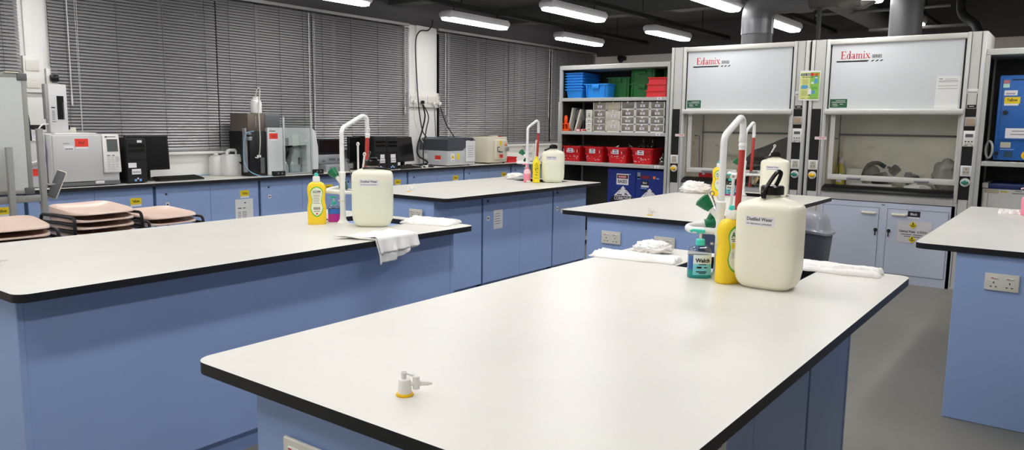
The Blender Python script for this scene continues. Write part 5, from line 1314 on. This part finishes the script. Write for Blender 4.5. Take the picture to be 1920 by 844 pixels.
# jerrycan
o = thing('jerrycan', 'translucent white jerrycan with a black hazard mark', 'jerrycan', (4.75,7.38,ZT))
def jr(a, c, z): return [(4.75+x, 7.38+y, z) for x, y in sup(a, c, 5, 44)]
b = B(); b.rings([jr(.115,.08,ZT),jr(.125,.09,ZT+.012),jr(.125,.09,ZT+.19),jr(.118,.085,ZT+.215),jr(.1,.07,ZT+.232)]); b.build('body', JUGM, o, 50)
b = B(); b.tube(fillet([(4.68,7.38,ZT+.215),(4.685,7.38,ZT+.275),(4.79,7.38,ZT+.275),(4.80,7.38,ZT+.225)],.03), .017, 12); b.build('handle', JUGM, o)
b = B(); b.cyl((4.83,7.38,ZT+.2),(4.83,7.38,ZT+.265),.028,n=20); b.build('spout', WPLAST, o)
decal_poly('hazard_mark', o, (4.80,7.2885,ZT+.14), FV, [(-.04,.012),(0,-.03),(.04,.012)], INK); lines('printed_lines', o, (4.80,7.287,ZT+.147), FV, [(0,0,.02,.006)], LABELW)
o = thing('jerrycan', 'hazier plastic can standing left behind the marked jerrycan', 'jerrycan', (4.66,7.48,ZT))
b = B(); b.rings([[(4.655+x,7.49+y,z) for x,y in sup(a,c,4,40)] for a,c,z in ((.09,.06,ZT),(.1,.07,ZT+.012),(.1,.07,ZT+.19),(.08,.055,ZT+.215),(.03,.03,ZT+.22))]); b.build('body', JUGM, o, 50)
b = B(); b.cyl((4.62,7.49,ZT+.22),(4.62,7.49,ZT+.245),.025); b.build('cap', WPLAST, o)
# absorption spectrometer
VA = 7.1
o = thing('flame_spectrometer', 'large black and pale grey spectrometer behind the acrylic shield', 'spectrometer', (5.23,7.3,ZT))
b = B(); b.rbox(4.79,5.01,VA+.02,7.5,ZT+.004,1.395,.006); b.build('black_side', BLACK, o)
b = B(); b.rbox(4.78,4.985,VA+.03,7.45,1.395,1.585,.004); k = b.build('bronze_panel', BROWNM, o); lines('printed_lines', k, (4.9,VA+.0298,1.5), FV, [(dx,.05-.02*j,.008,.006) for dx in (-.02,.03) for j in range(6)], LABELW)
b = B(); b.rbox(4.986,5.2,VA+.03,7.45,1.43,1.592,.03,4); b.build('top_box', GCD, o)
# front shell with an arched opening and a bowed right edge
out = [(5.0,.93),(5.0,1.437),(5.56,1.437)]+[(5.56+.09*math.sin(a)+.0, 1.437-.09*(1-math.cos(a))) for a in [PI/2*i/6 for i in range(1,7)]]+[(5.675,1.22),(5.68,1.1),(5.67,.93)]
b = B(); P = [(x-5.0, z-.93) for x, z in out]
hx0, hx1, hz1 = .19, .515, .31
left = [(0,0),(0,.507),(hx0,.507),(hx0,0)]; b.prism(left, (5.0,VA,.93), FV[0], FV[1], -.3)
b.prism([(hx0,hz1),(hx0,.507),(hx1,.507),(hx1,hz1)], (5.0,VA,.93), FV[0], FV[1], -.3)
b.prism([(hx1,0),(hx1,.507)]+[p for p in P if p[0] > hx1+.001], (5.0,VA,.93), FV[0], FV[1], -.3)
bmesh.ops.remove_doubles(b.bm, verts=b.bm.verts[:], dist=1e-5); b.build('front_shell', mat('spectro shell', (216,218,218), .4), o, 30)
b = B(); b.box(5.19,5.52,7.34,7.39,.93,1.25); b.build('bay_back', mat('bay dark', (44,46,50), .5), o, 0)
b = B(); b.box(5.0,5.67,VA+.004,7.4,ZT+.004,.934); b.build('base', GCW, o, 0)
b = B(); b.rbox(5.06,5.12,VA+.1,VA+.14,.94,1.1,.004); b.rbox(5.28,5.34,7.24,7.3,1.1,1.22,.01); b.build('burner', GCD, o)
vd(o,5.075,VA,1.345,.105,.06,REDL); text('Red', o, (5.075,VA-.0015,1.346), FV, .045,.02,INK); vd(o,5.08,VA,1.305,.1,.016,LABELW,'label_strip')
lines('printed_lines', o, (5.06,VA,1.41), FV, [(0,-.01,.08,.008),(-.02,.008,.03,.004)], INK); vd(o,5.36,VA,1.30,.08,.13,CARD,'notice',.04)
lines('vent', o, (5.25,VA,1.29), FV, [(0,.025-.016*k,.045,.01) for k in range(5)], GCD); lines('recess', o, (5.48,VA,1.29), FV, [(0,0,.09,.02)], CARD)
lines('black_label', o, (4.9,VA+.0198,1.13), FV, [(0,0,.05,.025)], LABELW); lines('grey_strip', o, (4.94,VA+.0198,1.03), FV, [(0,0,.05,.17)], GCD, .003)
b = B(); b.tube(spline([(4.83,VA,1.4),(4.74,VA-.01,1.38),(4.71,VA,1.3),(4.70,VA,1.1),(4.73,VA-.05,.98),(4.85,VA-.1,.922),(4.98,VA-.12,.92)],8), .0045, 8); tag(b.build('tube', mat('pale blue tube',(130,180,210),.4)), 'thin pale blue tube looping left of the spectrometer', 'tube')
b = B(); b.rbox(4.755,4.785,VA+.05,VA+.1,.96,1.43,.004); b.rbox(4.77,4.81,VA+.0,VA+.06,1.3,1.34,.004); b.rbox(4.765,4.80,VA,VA+.06,1.36,1.385,.004); b.build('tube_bracket', SILV, o)
for k, u in enumerate((5.265,5.35)):
    q = thing('reagent_bottle', ['left','right'][k]+' small grey bottle in the bay of the spectrometer', 'bottle', (u,7.16,.936), 0, 'small grey bottles'); b = B(); b.lathe([(.03,.936),(.034,.94),(.034,1.01),(.022,1.03),(.012,1.035)], (u,7.16,0)); b.build('body', mat('grey bottle',(170,178,178),.35), q)
    b = B(); b.lathe([(.014,1.033),(.014,1.055),(.008,1.058)], (u,7.16,0), 16); b.build('cap', WPLAST, q)
o = thing('reagent_jug', 'grey plastic jug with a handle in the bay of the spectrometer', 'jug', (5.44,7.24,.936))
b = B(); b.rings([[(5.44+x+dx,7.24+y,z) for x,y in sup(a,c,4,36)] for a,c,z,dx in ((.065,.05,.936,0),(.07,.055,.95,0),(.07,.055,1.1,0),(.05,.05,1.17,.015),(.03,.03,1.21,-.01))]); b.build('body', mat('jug grey',(200,205,205),.35), o, 50)
b = B(); b.rbox(5.455,5.485,7.175,7.19,1.02,1.1,.008); b.build('handle_slot', GCD, o); b = B(); b.tube(spline([(5.4,7.22,1.2),(5.46,7.22,1.215),(5.505,7.22,1.18),(5.51,7.22,1.1)],6),.018,10); b.build('handle', mat('jug grey',(200,205,205),.35), o)
o = thing('wash_bottle', 'white bottle with a bent tube on top of the spectrometer', 'bottle', (4.935,7.2,1.587))
b = B(); b.lathe([(.055,1.587),(.06,1.592),(.06,1.7),(.05,1.725),(.036,1.735)], (4.935,7.2,0)); b.build('body', WPLAST, o); b = B(); b.lathe([(.04,1.733),(.04,1.765),(.03,1.768)], (4.935,7.2,0), 22); b.build('cap', WPLAST, o)
b = B(); b.tube(spline([(4.935,7.2,1.765),(4.945,7.19,1.84),(4.97,7.18,1.86),(4.965,7.17,1.8),(4.90,7.1,1.6),(4.885,7.07,1.3),(4.87,7.08,1.13),(4.83,7.09,1.12)],8), .006, 8); b.build('tube', TUBCL, o)
# acrylic shield
o = thing('acrylic_shield', 'clear acrylic shield with bright edges on black feet before the spectrometer', 'shield', (5.3,6.98,ZT))
b = B(); b.box(5.115,5.49,6.977,6.983,ZT+.012,1.56); b.build('pane', thin('acrylic', (243,246,245), .07), o, 0)
b = B()
for u, z1 in ((5.12,1.555),(5.487,1.61)): b.rbox(u-.011,u+.011,6.972,6.988,ZT+.004,z1,.004)
b.build('edge_strip', mat('bright acrylic', (226,230,230), .15, trans=.45, ior=1.3), o)
for u in (5.04,5.56):
    b = B(); b.rbox(u-.075,u+.075,6.955,7.0,ZT,ZT+.055,.005); f = b.build('foot', BLACK, o)
    for d in (-.02,.03):
        b = B(); b.cyl((u+d,6.955,ZT+.03),(u+d,6.952,ZT+.03),.008,n=12); b.build('screw', SILV, f)
# slate spectrometer: its broad face looks toward -x
o = thing('spectrophotometer', 'slate topped pale spectrometer with red sticker and hanging paper sheet', 'spectrometer', (8.08,7.25,ZT))
b = B(); b.rbox(7.79,8.38,6.995,7.52,ZT+.014,1.14,.008); b.build('body', SPECL, o)
b = B(); V3 = [(7.79,1.13),(7.79,1.285),(7.9,1.31),(8.32,1.31),(8.36,1.29),(8.30,1.255),(8.12,1.14),(8.1,1.13)]
b.prism([(x-7.79,z-1.13) for x,z in V3], (7.79,6.992,1.13), FV[0], FV[1], -.53); b.build('hood', SPECD, o, 30)
b = B(); b.prism([(0,0),(.33,.0),(.33,.16),(.29,.165),(.21,.125)], (8.05,6.994,1.13), FV[0], FV[1], -.525); b.build('side_panel', SPECL, o, 30)
for u in (7.85,8.3):
    for v in (7.05,7.45):
        b = B(); b.cyl((u,v,ZT),(u,v,ZT+.016),.02,n=12); b.build('foot', BLACK, o)
def ud(v, z, w, h, m, nm='label'): return decal(nm, o, (7.7898,v,z), FU, w, h, m)
ud(7.17,1.035,.11,.055,REDL); text('Red', o, (7.7884,7.17,1.035), FU, .04,.018,INK); ud(7.17,1.0,.11,.012,LABELW,'label_strip')
ud(7.32,1.02,.08,.02,LABELW,'barcode_label'); lines('barcode', o, (7.7885,7.32,1.02), FU, [(-.03+.0065*k,0,.003,.012) for k in range(10)], INK); ud(7.4,1.05,.06,.07,LABELW)
lines('printed_lines', o, (7.7897,7.4,1.07), FU, [(0,.035,.06,.002),(0,-.1,.03,.008),(.0,-.04,.02,.02)], INKG)
decal('warning_label', o, (7.9,6.9948,1.035), FV, .075, .11, CARD); decal_poly('hazard_triangle', o, (7.9,6.9935,1.05), FV, [(-.032,-.028),(.032,-.028),(0,.034)], YELN); lines('printed_lines', o, (7.9,6.992,1.045), FV, [(0,0,.008,.022),(-.015,-.05,.016,.012),(.015,-.05,.016,.012)], INK)
decal('label', o, (8.02,6.9948,1.05), FV, .05,.085, YELN)
b = B(); b.rings([[(8.17+.2*i/8, 6.987-.004*math.sin(i*.8), z) for i in range(9)] for z in (.975,1.1,1.27)], closed=False, cap0=False, cap1=False); q = b.build('paper_sheet', CARD, o); lines('printed_lines', q, (8.27,6.981,1.13), FV, [(0,.06-.03*k,.13,.004) for k in range(6)], INKG)
b = B(); b.box(8.165,8.375,6.985,6.99,1.268,1.278); b.build('clip', BLACK, o, 0)
# cream oven
o = thing('muffle_furnace', 'cream box furnace with a latched door and red sticker', 'furnace', (8.96,7.25,ZT))
b = B(); b.rbox(8.74,9.21,7.05,7.5,.935,1.315,.01); b.build('body', CREAM, o)
b = B(); b.rbox(8.885,9.16,7.0,7.055,.975,1.275,.02,3); d = b.build('door', CREAM, o)
b = B(); b.rbox(8.905,8.955,6.985,7.005,1.1,1.17,.006); b.build('latch', GCD, d); b = B(); b.rbox(8.91,8.935,6.975,6.99,1.11,1.155,.004); b.build('latch_bar', IVORY, d)
for u in (8.79,9.16):
    for v in (7.08,7.45):
        b = B(); b.cyl((u,v,ZT),(u,v,.937),.018,n=12); b.build('foot', BLACK, o)
decal('label', d, (8.985,6.9998,1.225), FV, .05,.075, YELN); decal('label', d, (9.0,6.9998,1.03), FV, .085,.055, REDL); text('Red', d, (9.0,6.9984,1.03), FV, .035,.018, INK); decal('nameplate', d, (8.99,6.9998,1.09), FV, .09,.02, GCD)
b = B(); b.rbox(9.10,9.18,6.985,7.01,1.10,1.16,.006); b.build('control', SILV, o); lines('sticker', d, (9.09,6.9998,1.19), FV, [(.025,0,.06,.02)], INKG); b = B(); b.cyl((9.105,7.0,1.2),(9.105,6.998,1.2),.02,n=18); b.build('sticker', ORD, d)
lines('side_screws', o, (8.7398,7.25,1.12), FU, [(.1,.15,.01,.01),(.1,0,.01,.01),(.1,-.14,.01,.01)], INKG); b = B(); b.rbox(9.05,9.1,7.06,7.1,1.315,1.325,.003); b.build('indicator', RED, o)
b = B(); b.rbox(8.95,9.05,7.1,7.2,1.31,1.33,.006); b.build('vent_cap', CREAM, o); lines('frame_gap', o, (9.19,7.0495,1.13), FV, [(0,0,.016,.3)], GCD)
tote(9.335,9.58,7.12,7.32,ZT,.085,RED,'small red tray on the counter right of the cream furnace',taper=.004,handle=False,name='tray')
b = B(); b.rbox(9.65,10.35,7.02,7.08,ZT,ZT+.03,.006); tag(b.build('trunking', WPLAST), 'white trunking on the counter behind the distant tap', 'trunking')
o = thing('wall_socket', 'white socket on the far window wall beside the storage rack', 'socket', (10.55,7.58,1.1)); b = B(); b.rbox(10.4,10.7,7.55,7.6,1.03,1.16,.006); b.build('faceplate', WPLAST, o); lines('switches', o, (10.55,7.5498,1.1), FV, [(-.07,0,.05,.04),(.07,0,.05,.04)], WPL2, .004)
b = B(); b.tube(spline([(3.95,7.5,ZT+.006),(4.3,7.56,ZT+.006),(4.7,7.57,ZT+.006)],8), .005, 8); tag(b.build('tube', mat('pale blue tube',(130,180,210),.4)), 'thin pale blue tube lying along the wall behind the keyboard', 'tube')
# socket boards on the piers
def board(u0, u1, z0, z1, label, faces, vf=7.555):
    o = thing('socket_board', label, 'socket board', ((u0+u1)/2,VW,(z0+z1)/2)); b = B(); b.rbox(u0,u1,vf,VW,z0,z1,.006); b.build('backing', WPLAST, o)
    for fu, fz, fw, fh in faces:
        b = B(); b.rbox(fu-fw/2,fu+fw/2,vf-.012,vf,fz-fh/2,fz+fh/2,.004); s = b.build('faceplate', WPL2, o); n = 2 if fw > .11 else 1
        for k in range(n):
            x = fu+(k-(n-1)/2)*.07; q = B(); q.rbox(x-.017,x+.017,vf-.017,vf-.011,fz+.018,fz+.028,.002); q.build('switch', WPLAST, s)
    return o
o = board(7.585,8.27,1.725,1.935,'long white socket board on the pier with cables',[(7.69,1.83,.09,.1),(7.87,1.83,.15,.1),(8.06,1.835,.15,.1),(8.2,1.83,.09,.1)])
board(3.015,3.115,1.735,1.955,'white socket board hidden behind the top of the sampler tower',[(3.065,1.84,.085,.1)])
o = board(2.83,3.0,1.735,2.055,'white switch boards on the pier above the whiteboard',[(2.9,1.97,.11,.09),(2.9,1.82,.11,.09)])
def plug(u, z, m, label, vf=7.535):
    b = B(); b.rbox(u-.022,u+.022,vf-.03,vf+.006,z-.025,z+.02,.006); b.cyl((u,vf-.012,z-.05),(u,vf-.012,z-.02),.008,n=10); tag(b.build('plug', m), label, 'plug')
plug(7.70,1.80,WPLAST,'white plug at the left of the long socket board'); plug(7.86,1.80,BLACKG,'black plug in the long socket board'); plug(8.09,1.79,WPLAST,'white plug in the middle of the long socket board'); plug(8.215,1.79,WPLAST,'white plug at the right of the long socket board')
b = B(); b.rbox(3.03,3.1,7.5,7.55,1.84,1.9,.012); tag(b.build('plug', BLACKG), 'black plug just above the sampler tower', 'plug')
def cable(pts, r, m, label): b = B(); b.tube(spline(pts, 8), r, 8); tag(b.build('cable', m), label, 'cable', 'cables on the white pier')
cable([(8.1,7.55,2.95),(8.08,7.55,2.88),(8.0,7.55,2.80),(7.83,7.54,2.77),(7.74,7.54,2.62),(7.745,7.53,2.2),(7.76,7.5,1.7),(7.83,7.5,1.4),(7.86,7.45,1.3),(7.86,7.4,1.1)], .008, BLACK, 'black cable running down the whole white pier from the ceiling')
cable([(7.86,7.52,1.76),(7.88,7.5,1.6),(7.80,7.48,1.4),(7.65,7.42,1.2),(7.60,7.36,1.06),(7.72,7.3,.97),(7.6,7.3,.94),(7.35,7.35,.94)], .011, BLACKM, 'thick black braided cable looping down to the mouse')
cable([(7.87,7.52,1.76),(7.94,7.49,1.6),(7.86,7.46,1.4),(7.72,7.38,1.15),(7.64,7.3,.95)], .008, BLACKM, 'second black cable crossing the braided one')
cable([(8.09,7.52,1.75),(8.07,7.48,1.5),(8.04,7.44,1.32)], .006, INKG, 'thin grey cable from the socket board to the slate spectrometer')
cable([(8.215,7.52,1.75),(8.28,7.46,1.5),(8.4,7.4,1.3)], .007, BLACKM, 'dark cable slanting across the right blind edge')
cable([(7.70,7.52,1.76),(7.67,7.5,1.55),(7.75,7.46,1.3),(7.8,7.42,1.2)], .005, WPL2, 'thin white cable on the left of the white pier')
# ------------------------------------------------------------------ whiteboard on a stand
VB = 5.6
o = thing('whiteboard', 'mobile whiteboard on a grey steel stand at the left edge', 'whiteboard', (1.6,VB,0))
b = B(); b.box(1.02,2.08,VB-.008,VB+.008,1.03,1.775); b.build('panel', WBOARD, o, 0)
b = B(); b.rbox(1.0,2.105,VB-.012,VB+.012,1.77,1.795,.004); b.rbox(2.075,2.105,VB-.012,VB+.012,1.01,1.79,.004); b.rbox(1.0,2.105,VB-.012,VB+.012,1.01,1.035,.004); b.build('frame', PEWTER, o)
for z in (1.75, 1.003):
    b = B(); b.rbox(2.05,2.11,VB-.016,VB+.016,z,z+.048,.006); b.build('corner_cap', GCD, o)
for u in (1.955,2.165):
    b = B(); v = VB-.06 if u < 2 else VB+.0
    b.rbox(u-.018,u+.018,v-.018,v+.018,.03,1.32 if u < 2 else 1.44,.004); b.rbox(u-.018,u+.018,v-.25,v+.25,.01,.045,.004); b.build('leg', PEWTER, o)
b = B(); b.rbox(1.0,2.13,VB-.05,VB-.02,.955,1.0,.004); b.rbox(1.95,2.17,VB-.06,VB+.02,1.4,1.43,.004) if 0 else None; b.build('crossbar', PEWTER, o)
b = B(); b.rbox(1.62,1.9,VB-.03,VB-.012,1.04,1.15,.004); tag(b.build('cork_panel', mat('cork orange',(190,116,62),.8)), 'orange brown panel at the left edge low on the whiteboard', 'panel')
b = B(); b.rbox(1.98,2.06,VB-.02,VB+.01,1.796,1.804,.003); tag(b.build('marker_pen', CREAM), 'pale pen lying on top of the whiteboard frame', 'pen')
M = Matrix.Translation((2.26,VB+.02,1.06)) @ Matrix.Rotation(math.radians(24),4,'Y') @ Matrix.Rotation(math.radians(-35),4,'Z')
o = thing('handset', 'beige and dark grey handset block hanging right of the whiteboard stand', 'handset', (2.26,VB+.02,1.06))
b = B(); b.rbox(-.03,.03,.0,.03,-.1,.1,.01,3,M); b.build('shell', IVORY, o); b = B(); b.rbox(-.028,.028,-.012,.002,-.095,.095,.008,2,M); b.build('face', GCD, o)
b = B(); b.cyl((2.18,VB+.02,1.06),(2.26,VB+.02,1.06),.008,n=8); b.build('hook', PEWTER, o)
b = B(); b.tube(spline([(2.11,VB+.06,1.6),(2.135,VB+.08,1.5),(2.13,VB+.05,1.36)],6), .008, 8); tag(b.build('cable', BLACKM), 'short black strap behind the right side of the whiteboard', 'cable')
# ================================================================== CAMERA, WORLD
cam = bpy.data.cameras.new('camera'); co = bpy.data.objects.new('camera', cam); COL.objects.link(co); S.camera = co
yaw, pit, roll, FPX = .645652739, -.132717215, .012579835, 1420.47
f = Vector((math.cos(pit)*math.cos(yaw), math.cos(pit)*math.sin(yaw), math.sin(pit))); r = f.cross(Vector((0,0,1))).normalized(); u = r.cross(f)
r2 = r*math.cos(roll)+u*math.sin(roll); u2 = u*math.cos(roll)-r*math.sin(roll)
M = Matrix((r2, u2, -f)).transposed().to_4x4(); M.translation = (0, 0, 1.51); co.matrix_world = M
cam.sensor_width = 36; cam.lens = 36*FPX/1920; cam.clip_start = .05
w = bpy.data.worlds.new('world'); S.world = w; w.use_nodes = True; w.node_tree.nodes['Background'].inputs['Color'].default_value = (.9,.93,1,1); w.node_tree.nodes['Background'].inputs['Strength'].default_value = .02
S.view_settings.view_transform = 'Standard'; S.view_settings.look = 'None'; S.view_settings.gamma = 1; S.view_settings.exposure = EXPO; S.view_settings.use_curve_mapping = False
S.cycles.max_bounces = 8; S.cycles.transparent_max_bounces = 12; S.cycles.transmission_bounces = 8; S.cycles.caustics_reflective = False; S.cycles.caustics_refractive = False; S.cycles.sample_clamp_indirect = 6
